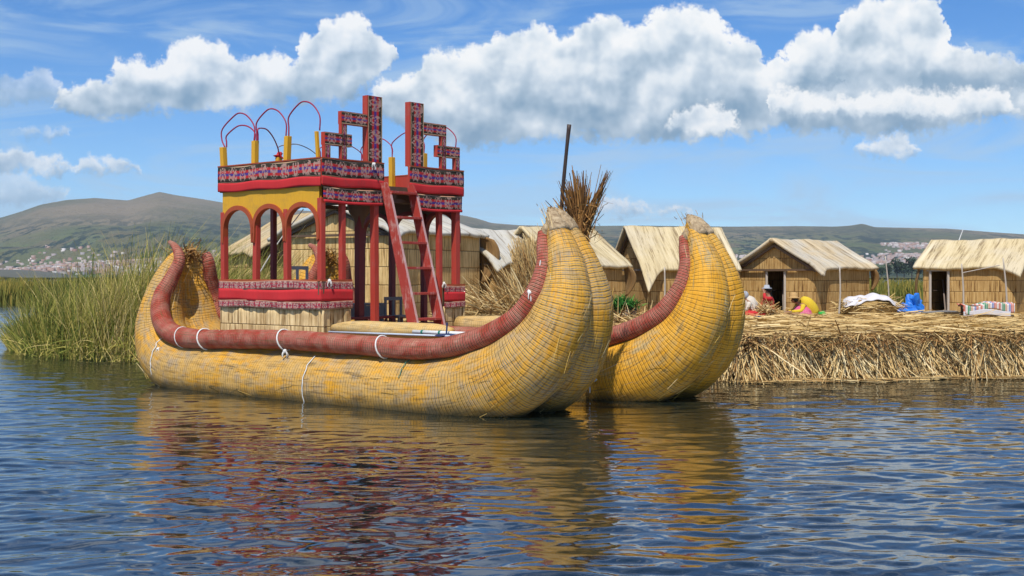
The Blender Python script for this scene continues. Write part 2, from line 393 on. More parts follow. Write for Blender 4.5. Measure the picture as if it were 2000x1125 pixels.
CLOUDS = [   # banks of cumulus far behind: (direction, upper edge, base) along each bank, then base tone
 ([(-300,200,420),(-60,330,400),(60,345,398),(130,372,392),(150,430,380),(2400,430,380)], .30, .55),
 ([(-300,260,330),(-40,288,330),(0,290,340),(30,286,342),(60,296,342),(85,310,340),(110,306,340),(132,318,336),(142,330,330),(150,312,336),(185,304,338),(235,312,340),(268,322,334),(290,400,330),(1140,460,390),(1158,400,412),(1195,388,418),(1240,400,416),(1275,408,414),(1300,402,416),(1345,403,414),(1362,460,400),(1655,360,260),(1672,282,296),(1700,266,304),(1735,262,310),(1775,268,306),(1798,284,296),(1815,360,260),(2400,360,260)], .50, .85),
 ([(-300,400,200),(96,300,205),(112,186,206),(150,160,226),(185,156,234),(212,150,234),(236,122,232),(265,114,225),(298,128,222),(322,96,218),(345,84,216),(395,74,216),(430,80,216),(455,104,216),(480,114,216),(512,98,212),(545,108,204),(572,124,200),(590,74,202),(615,62,206),(640,38,206),(668,24,202),(700,22,192),(728,48,168),(752,72,140),(768,86,116),(782,180,80),(2400,180,80)], .52, .95),
 ([(-300,60,240),(-120,110,250),(-40,150,232),(0,156,205),(38,150,206),(78,126,204),(118,150,200),(150,210,190),(170,400,200),(2400,400,200)], .22, .55),
 ([(-300,400,200),(40,260,250),(62,248,266),(95,246,270),(138,258,266),(150,300,250),(180,400,300),(2400,400,300)], .22, .55),
 ([(-300,400,200),(705,400,200),(720,190,200),(742,166,226),(772,160,242),(800,146,258),(828,112,268),(858,98,280),(900,94,288),(940,90,288),(975,66,288),(1015,56,278),(1050,46,272),(1085,68,272),(1118,60,276),(1150,36,276),(1178,20,278),(1212,34,278),(1240,58,280),(1268,28,280),(1310,16,280),(1352,10,280),(1390,14,272),(1412,52,268),(1448,72,266),(1482,88,264),(1504,128,258),(1522,104,254),(1556,64,256),(1600,58,260),(1634,74,264),(1650,18,266),(1700,-6,266),(1760,-10,266),(1822,-4,260),(1846,30,254),(1862,88,250),(1900,96,244),(1950,112,232),(2010,122,228),(2100,90,270),(2250,60,290),(2400,50,290)], .46, 1.),
 ([(-300,400,200),(1490,400,200),(1510,168,166),(1560,146,172),(1610,136,172),(1648,140,168),(1660,400,200),(1775,400,200),(1790,150,170),(1830,112,182),(1890,96,186),(1950,112,182),(2010,130,176),(2100,120,190),(2400,400,200)], .10, .72),
 ([(-300,400,200),(1270,400,200),(1288,240,240),(1325,214,258),(1372,202,266),(1420,212,260),(1450,238,244),(1470,400,200),(1500,184,222),(1545,168,228),(1600,180,222),(1660,190,226),(1705,180,230),(1780,172,232),(1850,178,230),(1940,168,226),(1985,182,218),(2005,260,200),(2400,260,200)], .72, 1.),
]
W = bpy.data.worlds.new('World'); S.world = W; W.use_nodes = True; w = NT(W.node_tree)
tc = w.node('ShaderNodeTexCoord').outputs['Generated']; X_, Y_, Z_ = w.xyz(tc)
ys = w.math('MAXIMUM', Y_, .02)
PX = w.math('ADD', w.math('MULTIPLY', w.math('DIVIDE', X_, ys), F), CX); PY = w.math('SUBTRACT', HY, w.math('MULTIPLY', w.math('DIVIDE', Z_, ys), F))
P2 = w.comb(PX, PY, 0.)
wn = w.noise(w.vmath('SCALE', P2, scale=.021), 1., 5, .60, 0., 1, '2D')
wv = w.vmath('SCALE', w.vmath('SUBTRACT', wn, (.5, .5, .5)), scale=1.)
pw = w.vmath('ADD', P2, w.vmath('MULTIPLY', wv, (74., 52., 0.)))
wx, wy, _z = w.xyz(pw)
e1 = w.noise(w.vmath('SCALE', P2, scale=.045), 1., 6, .62, 0., 0, '2D')
b1 = w.noise(w.vmath('SCALE', P2, scale=.011), 1., 3, .5, 0., 0, '2D')
b2 = w.noise(w.vmath('SCALE', w.vmath('ADD', P2, (-12., -34., 0.)), scale=.011), 1., 3, .5, 0., 0, '2D')
bill = w.math('SUBTRACT', b1, b2)
fx = w.math('DIVIDE', w.math('ADD', wx, 300.), 2700.)
edge = w.math('MULTIPLY', w.math('SUBTRACT', e1, .5), 34.)
def curve(pts):
    n = w.node('ShaderNodeFloatCurve'); c = n.mapping.curves[0]; n.mapping.use_clip = False
    while len(c.points) < len(pts): c.points.new(.5, .5)
    for q, (x, y) in zip(c.points, pts): q.location = ((x+300)/2700, (y+200)/800); q.handle_type = 'VECTOR'
    n.mapping.update(); w.put(n.inputs['Value'], fx)
    return w.math('SUBTRACT', w.math('MULTIPLY', n.outputs[0], 800.), 200.)
layers = []
for pts, tone, dens in CLOUDS:
    top = curve([(p[0], p[1]) for p in pts]); bot = curve([(p[0], p[2]) for p in pts])
    up = w.math('SUBTRACT', wy, top); dn = w.math('SUBTRACT', bot, wy); h = w.math('MAXIMUM', w.math('SUBTRACT', bot, top), 20.)
    fm = w.math('ADD', w.math('MINIMUM', up, w.math('MULTIPLY', dn, .75)), edge)
    mk_ = w.math('MULTIPLY', w.math('MINIMUM', w.mrange(fm, -7., 11.), w.mrange(w.math('ADD', dn, edge), -16., 16.)), dens)
    t_ = w.math('DIVIDE', up, h, clamp=True)
    rim = w.mrange(fm, 0., 40., .10, 0.)
    sh = w.math('SUBTRACT', w.math('ADD', tone+.36, rim), w.math('MULTIPLY', w.math('POWER', t_, 1.25), .72))
    sh = w.math('ADD', sh, w.math('MULTIPLY', bill, 1.25), clamp=True)
    sh = w.math('ADD', sh, w.math('MULTIPLY', w.math('SUBTRACT', e1, .5), .18), clamp=True)
    cc = w.ramp(sh, [(0, (.21, .34, .48)), (.25, (.34, .46, .58)), (.48, (.52, .62, .72)), (.72, (.76, .82, .87)), (.96, (.93, .94, .94))])
    layers.append((mk_, cc))
sky = w.node('ShaderNodeTexSky', sky_type='NISHITA'); sky.sun_disc = False; sky.sun_elevation = R(SUN_EL); sky.sun_rotation = R(SUN_AZ)
sky.altitude = 3800; sky.air_density = 1.0; sky.dust_density = .6; sky.ozone_density = 1.5
el = w.math('ARCSINE', Z_)
skyc = w.mix(1., sky.outputs[0], w.ramp(w.mrange(el, 0., .5, smooth=False), [(0, (.90, 1.12, 1.22)), (.12, (.78, 1.10, 1.28)), (.45, (.42, .95, 1.40)), (1, (.30, .75, 1.25))]), 'MULTIPLY')
BG = .10
# thin streaked high cloud
st = w.noise(w.vmath('MULTIPLY', P2, (.0022, .011, 1.)), 1., 5, .62, .6, 0, '2D')
stm = w.math('MULTIPLY', w.mrange(st, .38, .70), w.mrange(PY, -400., 150., .25, 1.))
skyc = w.mix(w.math('MULTIPLY', stm, .62), skyc, tuple(v/BG for v in (.44, .60, .77)))
hi = w.math('MULTIPLY', w.mrange(w.noise(w.comb(w.math('DIVIDE', X_, w.math('MAXIMUM', Z_, .05)), w.math('DIVIDE', Y_, w.math('MAXIMUM', Z_, .05)), 0.), 1.7, 5, .6, 0., 0, '2D'), .46, .62), w.mrange(el, .235, .33))  # unseen high cloud above the view, added to brighten the water
skyc = w.mix(w.math('MULTIPLY', hi, .5), skyc, tuple(v/BG for v in (.84, .89, .94)))
front = w.math('GREATER_THAN', Y_, .03)
for mk_, cc in layers: skyc = w.mix(w.math('MULTIPLY', mk_, front), skyc, w.vmath('SCALE', cc, scale=1/BG))
bg = [n for n in W.node_tree.nodes if n.type == 'BACKGROUND'][0]; bg.inputs[1].default_value = BG; w.l.new(skyc, bg.inputs[0])

# ------------------------------------------------------------------ water
def build_water():
    rows = np.concatenate([np.geomspace(5., 75., 950), np.geomspace(78., 7900., 60)]); nc = 620
    t = np.linspace(-1, 1, nc)
    Y = np.repeat(rows[:, None], nc, 1); X = t[None]*(Y*.56+3.); Z = np.zeros_like(X)
    r = np.random.default_rng(21)
    for i in range(72):
        lam = math.exp(r.uniform(math.log(.15), math.log(1.35))); k = 2*math.pi/lam
        th = R(90)+r.normal(0, .40)+R(7); a = .0175*lam**1.0/ (1+lam*.9)
        fade = 1/(1+(rows/(lam*130))**4)
        gx = X+.25*np.sin(Y*.45+i)+.12*np.sin(X*.7+i*2.); gy = Y
        amp = a*(.65+.5*np.sin(X*.21*r.uniform(.5, 1.5)+Y*.17+i*1.9))*fade[:, None]
        Z += amp*np.sin(k*(gx*math.cos(th)+gy*math.sin(th))+r.uniform(0, 6.28))*.255
    # calmer lee of the boat
    calm = 1-.45*np.exp(-(((X+1.)/6)**2+((Y-19.5)/5.)**2))
    Z *= calm
    idx = np.arange(len(rows)*nc).reshape(len(rows), nc)
    Fq = np.stack([idx[:-1, :-1], idx[:-1, 1:], idx[1:, 1:], idx[1:, :-1]], -1).reshape(-1, 4)
    def fn(t, p):
        p.inputs['Roughness'].default_value = .012; p.inputs['IOR'].default_value = 1.9; p.inputs['Specular IOR Level'].default_value = 1.
        P = gpos(t); dist = t.vmath('LENGTH', P)
        n = t.noise(t.vmath('MULTIPLY', P, (1.2, 3.2, 1.)), 1.6, 5, .6)
        b = t.node('ShaderNodeBump'); b.inputs['Distance'].default_value = .05
        t.put(b.inputs['Strength'], t.mrange(dist, 12., 90., .035, .45)); t.put(b.inputs['Height'], n); t.l.new(b.outputs[0], p.inputs['Normal'])
        return t.mix(t.noise(P, .25, 3), (.005, .012, .014), (.009, .014, .010))
    m = material('lake_water', fn, .03, .5)
    m.node_tree.nodes['Principled BSDF'].inputs['Specular IOR Level'].default_value = 1.; m.node_tree.nodes['Principled BSDF'].inputs['Roughness'].default_value = .012
    o = mk('lake_water', np.stack([X, Y, Z], -1).reshape(-1, 3), Fq, m, smooth=True)
    tag(o, kind='structure')
    # lake bed / ground below everything, one sheet to the horizon
    G = 8300.; m2 = paint('lake_bed', (.05, .045, .03))
    o = mk('ground', [(-G, -200, -3), (G, -200, -3), (G, G, -3), (-G, G, -3)], [[0, 1, 2, 3]], m2); tag(o, kind='structure')
build_water()

# ------------------------------------------------------------------ far hills
RID = np.array([(-700,480),(-300,462),(0,426),(40,414),(80,400),(130,391),(185,387),(250,392),(285,382),(312,375),(340,381),(400,390),(470,402),(560,410),(640,414),(760,417),(850,417),(905,421),(935,428),(960,436),(1010,440),(1100,442),(1250,441),(1430,443),(1560,442),(1630,443),(1662,441),(1684,437),(1708,444),(1850,447),(1940,454),(2000,458),(2300,470),(2700,480)], float)
def hill_z(px, d):
    yr = np.interp(px, RID[:, 0], RID[:, 1])
    D = 5600.; top = (HY-yr)/F*D+CH
    t = np.clip((d-1900)/(D-1900), 0, 1.6)
    x = (px-CX)/F*d
    s = np.where(t < 1, t**1.35, 1-.6*(t-1)**1.5)
    gul = fbm(x/900, d/700, 5, 2.4, 5)*.5
    side = np.abs(np.sin(x/310+1.2*np.sin(d/500)+fbm(x/1500, d/900, 3, 2., 9)))
    z = top*s+top*.075*gul*np.clip(t*2.2, 0, 1)*np.clip(1-t, 0, 1)**.6-top*.16*(1-side)*np.clip(t*3, 0, 1)*np.clip((1-t)*1.6, 0, 1)
    return np.where(t <= 0, 1.0+(d-1900)*.0, z+1.)
def terrain():
    px = np.linspace(-650, 2650, 420); d = np.concatenate([[900, 1300, 1700], np.linspace(1900, 5600, 130), np.linspace(5700, 8000, 16)])
    P, D = np.meshgrid(px, d); Z = hill_z(P, D); Z[-1] = -2.5
    V = np.stack([(P-CX)/F*D, D, Z], -1).reshape(-1, 3); n, k = P.shape
    idx = np.arange(n*k).reshape(n, k); Fq = np.stack([idx[:-1, :-1], idx[:-1, 1:], idx[1:, 1:], idx[1:, :-1]], -1).reshape(-1, 4)
    def fn(t, p):
        Q = gpos(t); n1 = t.noise(t.vmath('MULTIPLY', Q, (.0011, .0011, .004)), 1., 6, .6); n2 = t.noise(t.vmath('MULTIPLY', Q, (.006, .004, .02)), 1., 6, .7)
        z = t.xyz(Q)[2]
        c = t.mix(t.mrange(n1, .35, .65), (.082, .090, .040), (.19, .150, .090))
        c = t.mix(t.math('MULTIPLY', t.mrange(n2, .45, .7), .45), c, (.19, .155, .105))
        low = t.mrange(t.math('ADD', z, t.math('MULTIPLY', n1, 90.)), 260., 120.)
        c = t.mix(t.math('MULTIPLY', low, .6), c, (.078, .105, .036))
        v = t.node('ShaderNodeTexVoronoi'); v.inputs['Scale'].default_value = 1.; t.put(v.inputs['Vector'], t.vmath('MULTIPLY', Q, (.012, .007, .0)))
        fld = t.mix(.5, v.outputs['Color'], (.5, .5, .5)); c = t.mix(t.math('MULTIPLY', low, .35), c, t.mix(1., c, t.mix(1., fld, (1.7, 1.7, 1.2), 'MULTIPLY'), 'MULTIPLY'))
        tr = t.noise(t.vmath('MULTIPLY', Q, (.026, .011, .02)), 1., 4, .7); zone = t.noise(t.vmath('MULTIPLY', Q, (.0025, .0014, 0)), 1., 2)
        tm = t.math('MULTIPLY', t.mrange(t.math('ADD', t.math('MULTIPLY', tr, .7), t.math('MULTIPLY', zone, .50)), .60, .64), t.mrange(t.math('ADD', z, t.math('MULTIPLY', zone, 100.)), 330., 190.))
        c = t.mix(tm, c, (.014, .030, .018))
        return c, (n2, 55., .8)
    o = mk('hills', V, Fq, material('grassy_hillside', fn, .95, .05), smooth=True); tag(o, kind='structure')
    # low shore headland before the left part of the town
    px = np.linspace(-300, 150, 60); dd = np.linspace(1500, 2300, 20); P, D = np.meshgrid(px, dd)
    Z = 12*np.clip(1-((P-10)/135.)**2, 0, 1)**.7*np.sin(np.clip((D-1500)/800, 0, 1)*math.pi)+fbm(P/40, D/120, 3)*1.2
    n, k = P.shape; idx = np.arange(n*k).reshape(n, k); Fq = np.stack([idx[:-1, :-1], idx[:-1, 1:], idx[1:, 1:], idx[1:, :-1]], -1).reshape(-1, 4)
    o = mk('headland_terrain', np.stack([(P-CX)/F*D, D, Z], -1).reshape(-1, 3), Fq, paint('headland_scrub', (.10, .085, .03), (.05, .06, .02), .8), smooth=True); tag(o, kind='structure')
terrain()

# ------------------------------------------------------------------ town
def town():
    cols = [(.38, .30, .26), (.34, .20, .15), (.48, .44, .42), (.26, .16, .12), (.58, .56, .54), (.38, .25, .20), (.30, .28, .28)]
    mats = [paint('house_wall_tone', c, tuple(x*.7 for x in c), .4) for c in cols]
    protos = []
    for i, m in enumerate(mats):
        w_, d_, h_ = [9+i % 3*3, 9, 5+i % 2*3.5]
        b = MB().box((-w_/2, 0, -3), (w_, 0, 0), (0, d_, 0), (0, 0, h_+3))
        V = b.V; k = len(V)      # low double-pitched or flat top with parapet
        if i % 2 == 0:
            b.box((-w_/2, .0, h_+.01), (w_, 0, 0), (0, .4, 0), (0, 0, .9))
        b2 = MB().box((-w_/2-.4, -.4, h_+.9), (w_+.8, 0, 0), (0, d_+.8, 0), (0, 0, .35)) if i % 2 == 0 else None
        me = b.build('town_house', m); me.data.materials.append(mats[(i+3) % 7])
        bpy.data.objects.remove(me); protos.append(bpy.data.meshes[-1] if False else me_data(b, m, mats[(i+3) % 7]))
    pts = []
    r = np.random.default_rng(5)
    def sample(n, x0, x1, ylo, yhi, keep):
        out = []
        while len(out) < n:
            px = r.uniform(x0, x1, 4000); d = r.uniform(1950, 4700, 4000); z = hill_z(px, d); py = HY-(z-CH)/d*F
            x = (px-CX)/F*d
            ok = (py > ylo) & (py < yhi) & (fbm(x/260, d/420, 3, 1.6, 31)+keep(px, py) > r.uniform(-.8, .8, 4000))
            for q in np.where(ok)[0]: out.append((px[q], d[q], z[q], py[q]))
        return out[:n]
    pts += sample(2600, -60, 640, 474, 538, lambda px, py: (py-500)/22)
    pts += sample(280, 860, 1480, 497, 530, lambda px, py: (py-515)/14-.2)
    pts += sample(1500, 1560, 2100, 476, 534, lambda px, py: .35-np.abs(px-1740)/130-np.abs(py-505)/40)
    pts.sort(key=lambda p: p[1])
    for i, (px, d, z, py) in enumerate(pts[:280]):
        o = bpy.data.objects.new('town_house', protos[i % 7]); COL.objects.link(o)
        o.location = ((px-CX)/F*d, d, z); o.rotation_euler.z = r.uniform(-.5, .5); o.scale = [r.uniform(.5, .85)]*3
        tag(o, 'tiny pale block house in the far town at the foot of the hills', 'house', 'houses of the far town')
    V, Fq = [], []
    for (px, d, z, py) in pts[280:]:
        c = np.array([(px-CX)/F*d, d, z]); w_ = r.uniform(5, 11); h_ = r.uniform(3, 7); b = len(V)
        for k in range(8): V.append(c+np.array([(k & 1)*w_, ((k >> 1) & 1)*9, -4+(k >> 2)*(h_+4)]))
        for f in ((0,1,5,4),(2,6,7,3),(0,4,6,2),(1,3,7,5),(4,5,7,6)): Fq.append([b+i for i in f])
    def fn(t, p):
        n = t.node('ShaderNodeTexWhiteNoise', noise_dimensions='3D'); t.put(n.inputs['Vector'], t.vmath('FLOOR', t.vmath('MULTIPLY', gpos(t), (.06, .04, 0.))))
        return t.ramp(n.outputs[0], [(0, (.22, .13, .10)), (.3, (.36, .24, .19)), (.55, (.30, .27, .27)), (.8, (.40, .33, .30)), (1, (.55, .52, .50))])
    o = mk('town_houses', np.array(V), np.array(Fq), material('town_mass', fn, .9, .1)); o.name = 'distant_town'
    tag(o, 'pale and brick red mass of the far lakeside town below the hills', 'town', kind='stuff')
def me_data(b, m, m2):
    me = bpy.data.meshes.new('town_house'); me.from_pydata([tuple(v) for v in b.V], [], b.F); me.materials.append(m); me.update(); return me
town()

# trees on the far shore, right of the middle, each of its own
def far_tree(px, Y, h, w_, label, seed, bank=1.0):
    base = ground(px, Y, bank); e = empty('shore_tree', base, label, 'tree', 'trees on the far shore')
    r = np.random.default_rng(seed)
    MB().tube([base, base+[0, 0, h*.35], base+[.1*h*r.normal(), 0, h*.75]], [h*.03, h*.022, h*.01], 6).build('trunk', M['branch'], e)
    n = 420; c = r.normal(0, 1, (14, 3)); c /= np.linalg.norm(c, axis=1, keepdims=True); c *= r.uniform(.3, .75, (14, 1))
    k = r.integers(0, 14, n); q = c[k]+r.normal(0, .20, (n, 3)); P = base+np.array([0, 0, h*.58])+q*np.array([w_/2, w_/2, h*.42])
    D = r.normal(0, 1, (n, 3)); D /= np.linalg.norm(D, axis=1, keepdims=True)
    V, Fq, T = ribbons(P, D, np.full(n, h*.10), r.normal(0, h*.02, (n, 3)), np.full(n, h*.075), 1, np.clip(r.uniform(0, .5, 14)[k]+q[:, 2]*.3+.2, 0, 1))
    mk('crown', V, Fq, M['treeleaf'], e, col=T)
TREES = [(1722,9,'small'),(1736,12,'rounded'),(1752,15,'tall dark'),(1766,13,'broad'),(1781,16,'tallest'),(1795,13,'narrow'),(1808,14,'dense'),(1428,10,'low'),(1448,8,'thin')]
for i, (px, h, wd) in enumerate(TREES):
    nb = ['first', 'second', 'third', 'fourth', 'fifth', 'sixth', 'seventh'][i] if i < 7 else ''
    far_tree(px, 900+i*17 % 60, h, h*(.55 if i % 2 else .75), f'{wd} dark tree, {nb} from the left in the shore row before the right hut' if i < 7 else f'{wd} far tree beside the tip of the farther prow', 100+i)

# ------------------------------------------------------------------ far reed beds
def far_reeds():
    n = 34000; x = rng.uniform(-75, 75, n); Y = 96+rng.uniform(0, 1, n)**1.5*26+2*np.sin(x*.13)
    x = x*(Y/110)
    lf = (x < -12); L = rng.uniform(1.7, 2.25, n)+.12*np.sin(x*.5)-np.where(lf, 0, .1)
    D = np.stack([rng.normal(0, .12, n), rng.normal(0, .1, n), np.ones(n)], 1); D /= np.linalg.norm(D, axis=1, keepdims=True)
    P = np.stack([x, Y, np.full(n, -.1)], 1)
    tone = np.clip(.35+.25*rng.normal(0, 1, n)+.3*np.sin(x*.2+Y*.3)+.1, 0, 1)
    V, Fq, T = ribbons(P, D, L, rng.normal(0, .25, (n, 3))*[1, .3, .2], np.full(n, .10), 2, tone)
    # paler, more orange seed heads
    T = T.reshape(n, 3, 2); T[:, 2] = np.clip(T[:, 2]+.35, 0, 1); T[:, 0] *= .9; T = T.ravel()
    o = mk('far_reed_bed', V, Fq, M['farreed'], col=T); tag(o, 'long green and orange reed bed across the lake behind everything', 'reeds', kind='stuff')
far_reeds()

# ------------------------------------------------------------------ near green reeds (left)
def reed_clump():
    parts = []
    n = 17000
    px = rng.uniform(20, 560, n); Yf = np.interp(px, [20, 60, 150, 280, 420, 560], [36.5, 34.2, 32.6, 31.6, 31.2, 32.5])
    Y = Yf+rng.uniform(0, 1, n)**1.3*np.interp(px, [20, 100, 300, 560], [1.2, 4.5, 6., 4.])
    x = (px-CX)/F*Y
    ht = np.interp(px, [20, 60, 110, 200, 300, 400, 470, 560], [1.0, 1.6, 2.25, 2.8, 3.2, 3.2, 2.9, 2.5])
    L = ht*rng.uniform(.5, 1.15, n)*(1+.12*np.sin(x*1.7)+.08*np.sin(x*4.1))
    lean = rng.normal(.10, .20, n)+np.interp(px, [20, 120, 300], [-.35, -.02, .08])
    D = np.stack([lean, rng.normal(-.02, .16, n), np.ones(n)], 1); D /= np.linalg.norm(D, axis=1, keepdims=True)
    bend = np.stack([rng.normal(.40, .50, n), rng.normal(-.08, .35, n), -np.abs(rng.normal(0, .42, n))], 1)*(L/2)[:, None]
    clump = .22*np.sin(x*2.1+Y*1.3)+.15*np.sin(x*5.3)
    tone = np.clip(rng.beta(2.0, 1.9, n)*1.0+clump*.7+.11, 0, 1)
    parts.append(ribbons(np.stack([x, Y, np.full(n, -.15)], 1), D, L, bend, rng.uniform(.014, .032, n), 4, tone, .15))
    n = 260                                    # tall dark stalks with seed heads
    px = rng.uniform(110, 460, n); Y = np.interp(px, [20, 460], [35, 33])+rng.uniform(0, 3, n); x = (px-CX)/F*Y
    D = np.stack([rng.normal(.08, .09, n), rng.normal(0, .05, n), np.ones(n)], 1); D /= np.linalg.norm(D, axis=1, keepdims=True)
    parts.append(ribbons(np.stack([x, Y, np.full(n, -.1)], 1), D, rng.uniform(2.3, 3.5, n)*np.interp(px, [110, 230], [.75, 1.]), rng.normal(0, .12, (n, 3)), np.full(n, .022), 3, rng.uniform(.05, .4, n), .5))
    n = 420                                    # broken pale stems low at the water
    px = rng.uniform(40, 300, n); Y = np.interp(px, [20, 60, 150, 280], [36, 34, 32.4, 31.4])+rng.uniform(-.15, .6, n); x = (px-CX)/F*Y
    D = np.stack([rng.normal(.2, 1., n), rng.normal(-.3, .4, n), np.abs(rng.normal(.35, .3, n))], 1); D /= np.linalg.norm(D, axis=1, keepdims=True)
    parts.append(ribbons(np.stack([x, Y, rng.uniform(0, .5, n)], 1), D, rng.uniform(.3, .9, n), np.stack([np.zeros(n), np.zeros(n), -rng.uniform(.1, .5, n)], 1), np.full(n, .022), 3, rng.uniform(.35, .95, n), .4))
    V, Fq, T = join(parts)
    o = mk('green_reed_bed', V, Fq, M['reed'], col=T); tag(o, 'tall green and yellow totora reeds growing from the water beside the stern', 'reeds', kind='stuff')
reed_clump()

# ------------------------------------------------------------------ reed island
EDGE = np.array([(-12.5, 36.5), (-9.3, 35.), (-7.0, 32.6), (-4.5, 30.9), (-2, 29.6), (.5, 28.2), (2.4, 27.0), (3.8, 26.1), (5.0, 25.6), (7., 25.9), (9., 26.5), (12., 26.9), (15., 27.6), (19., 28.6), (25, 30.)])
def edge_y(x): return np.interp(x, EDGE[:, 0], EDGE[:, 1])+.14*np.sin(x*2.3)+.07*np.sin(x*6.1)
def top_z(x, Y):
    e = np.clip((Y-edge_y(x))/.9, 0, 1)
    return (.93+.13*e)*1.0+.035*np.sin(x*1.9+Y*1.1)+.03*np.sin(x*4.3-Y*2.7)+.02*np.sin(Y*7.+x*3)
IZ = 1.06
def island():
    xs = np.linspace(-12, 24, 260); ts = np.linspace(0, 1, 70)
    V = []; 
    back = np.interp(xs, [-12, -6, 8, 24], [44, 46, 45.5, 45])
    for x, b in zip(xs, back):
        e = edge_y(x)
        V.append((x, e+.55, -.6)); V.append((x, e+.18, .45)); V.append((x, e+.06, .82))
        for t in ts: Y = e+(b-e)*t**1.3; V.append((x, Y, top_z(x, Y)))
        V.append((x, b+.4, -.6))
    k = len(ts)+4; n = len(xs); idx = np.arange(n*k).reshape(n, k)
    Fq = np.stack([idx[:-1, :-1], idx[1:, :-1], idx[1:, 1:], idx[:-1, 1:]], -1).reshape(-1, 4)
    def fn(t, p):
        P = gpos(t); n1 = t.noise(t.vmath('MULTIPLY', P, (3., 14., 8.)), 1., 6, .7, .8); n2 = t.noise(P, 1.2, 4); z = t.xyz(P)[2]
        c = t.ramp(n1, [(.3, (.24, .14, .05)), (.5, (.50, .34, .14)), (.7, (.68, .50, .24))]); c = t.mix(t.math('MULTIPLY', t.mrange(n2, .5, .7), .4), c, (.34, .20, .08))
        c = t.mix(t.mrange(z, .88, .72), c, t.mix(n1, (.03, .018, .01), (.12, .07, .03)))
        return c, (n1, .05, .8)
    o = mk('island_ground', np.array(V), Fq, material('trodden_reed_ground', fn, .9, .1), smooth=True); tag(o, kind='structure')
    # hanging cut reeds along the bank
    parts = []; n = 15000; x = rng.uniform(2.2, 21, n)**1.0; e = edge_y(x); z = rng.uniform(.1, .98, n)
    out = .10*(1-z)+rng.uniform(-.12, .14, n)
    lean = rng.normal(.12, .33, n)+.12*np.sin(x*2.9)
    D = np.stack([lean, -np.abs(rng.normal(.22, .16, n)), -np.ones(n)], 1); D /= np.linalg.norm(D, axis=1, keepdims=True)
    L = rng.uniform(.2, 1.0, n)*np.clip(z+.12, .2, 1.)*1.15
    tone = np.clip(rng.beta(2., 1.1, n)*(.7+.45*z)+.05, 0, 1)
    parts.append(ribbons(np.stack([x, e+.10-out, z], 1), D, L, np.stack([lean*.15, rng.uniform(-.16, .02, n), np.zeros(n)], 1), rng.uniform(.012, .030, n), 3, tone, .6))
    n = 3200; x = rng.uniform(2.5, 21, n); e = edge_y(x); z = rng.uniform(.8, 1.02, n)     # tangle at the lip
    D = np.stack([rng.normal(0, 1, n), rng.normal(-.35, .35, n), rng.normal(-.15, .22, n)], 1); D /= np.linalg.norm(D, axis=1, keepdims=True)
    parts.append(ribbons(np.stack([x, e+rng.uniform(-.12, .3, n), z], 1), D, rng.uniform(.2, .8, n), np.stack([np.zeros(n), rng.uniform(-.1, 0, n), rng.uniform(-.25, 0, n)], 1), rng.uniform(.014, .03, n), 3, rng.uniform(.05, .75, n), .6))
    n = 900; x = rng.uniform(4.2, 21, n); e = edge_y(x)                                   # stems trailing on the water
    D = np.stack([rng.normal(.7, .8, n), rng.normal(-.25, .25, n), np.zeros(n)+.02], 1); D /= np.linalg.norm(D, axis=1, keepdims=True)
    parts.append(ribbons(np.stack([x, e-rng.uniform(.0, .32, n), rng.uniform(.015, .07, n)], 1), D, rng.uniform(.3, 1.1, n), np.zeros((n, 3)), rng.uniform(.014, .028, n), 2, rng.uniform(.3, 1, n), .6))
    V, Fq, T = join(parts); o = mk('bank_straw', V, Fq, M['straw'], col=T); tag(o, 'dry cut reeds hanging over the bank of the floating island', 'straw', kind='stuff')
    parts = []; n = 15000; u = rng.uniform(0, 1, n)**1.6; x = rng.uniform(-8, 21, n); e = edge_y(x); Y = e+.05+u*13; z = top_z(x, Y)
    a = rng.normal(0, .55, n); D = np.stack([np.cos(a)*rng.choice([-1, 1], n), np.sin(a), np.abs(rng.normal(0, .09, n))], 1); D /= np.linalg.norm(D, axis=1, keepdims=True)
    parts.append(ribbons(np.stack([x, Y, z+rng.uniform(.005, .05, n)], 1), D, rng.uniform(.25, .9, n), np.stack([np.zeros(n), np.zeros(n), -rng.uniform(0, .06, n)], 1), rng.uniform(.018, .04, n), 2, rng.beta(2, 1.5, n), .6))
    V, Fq, T = join(parts); o = mk('straw_litter', V, Fq, M['strawtop'], col=T); tag(o, 'loose golden reed straw strewn over the island surface', 'straw', kind='stuff')
island()

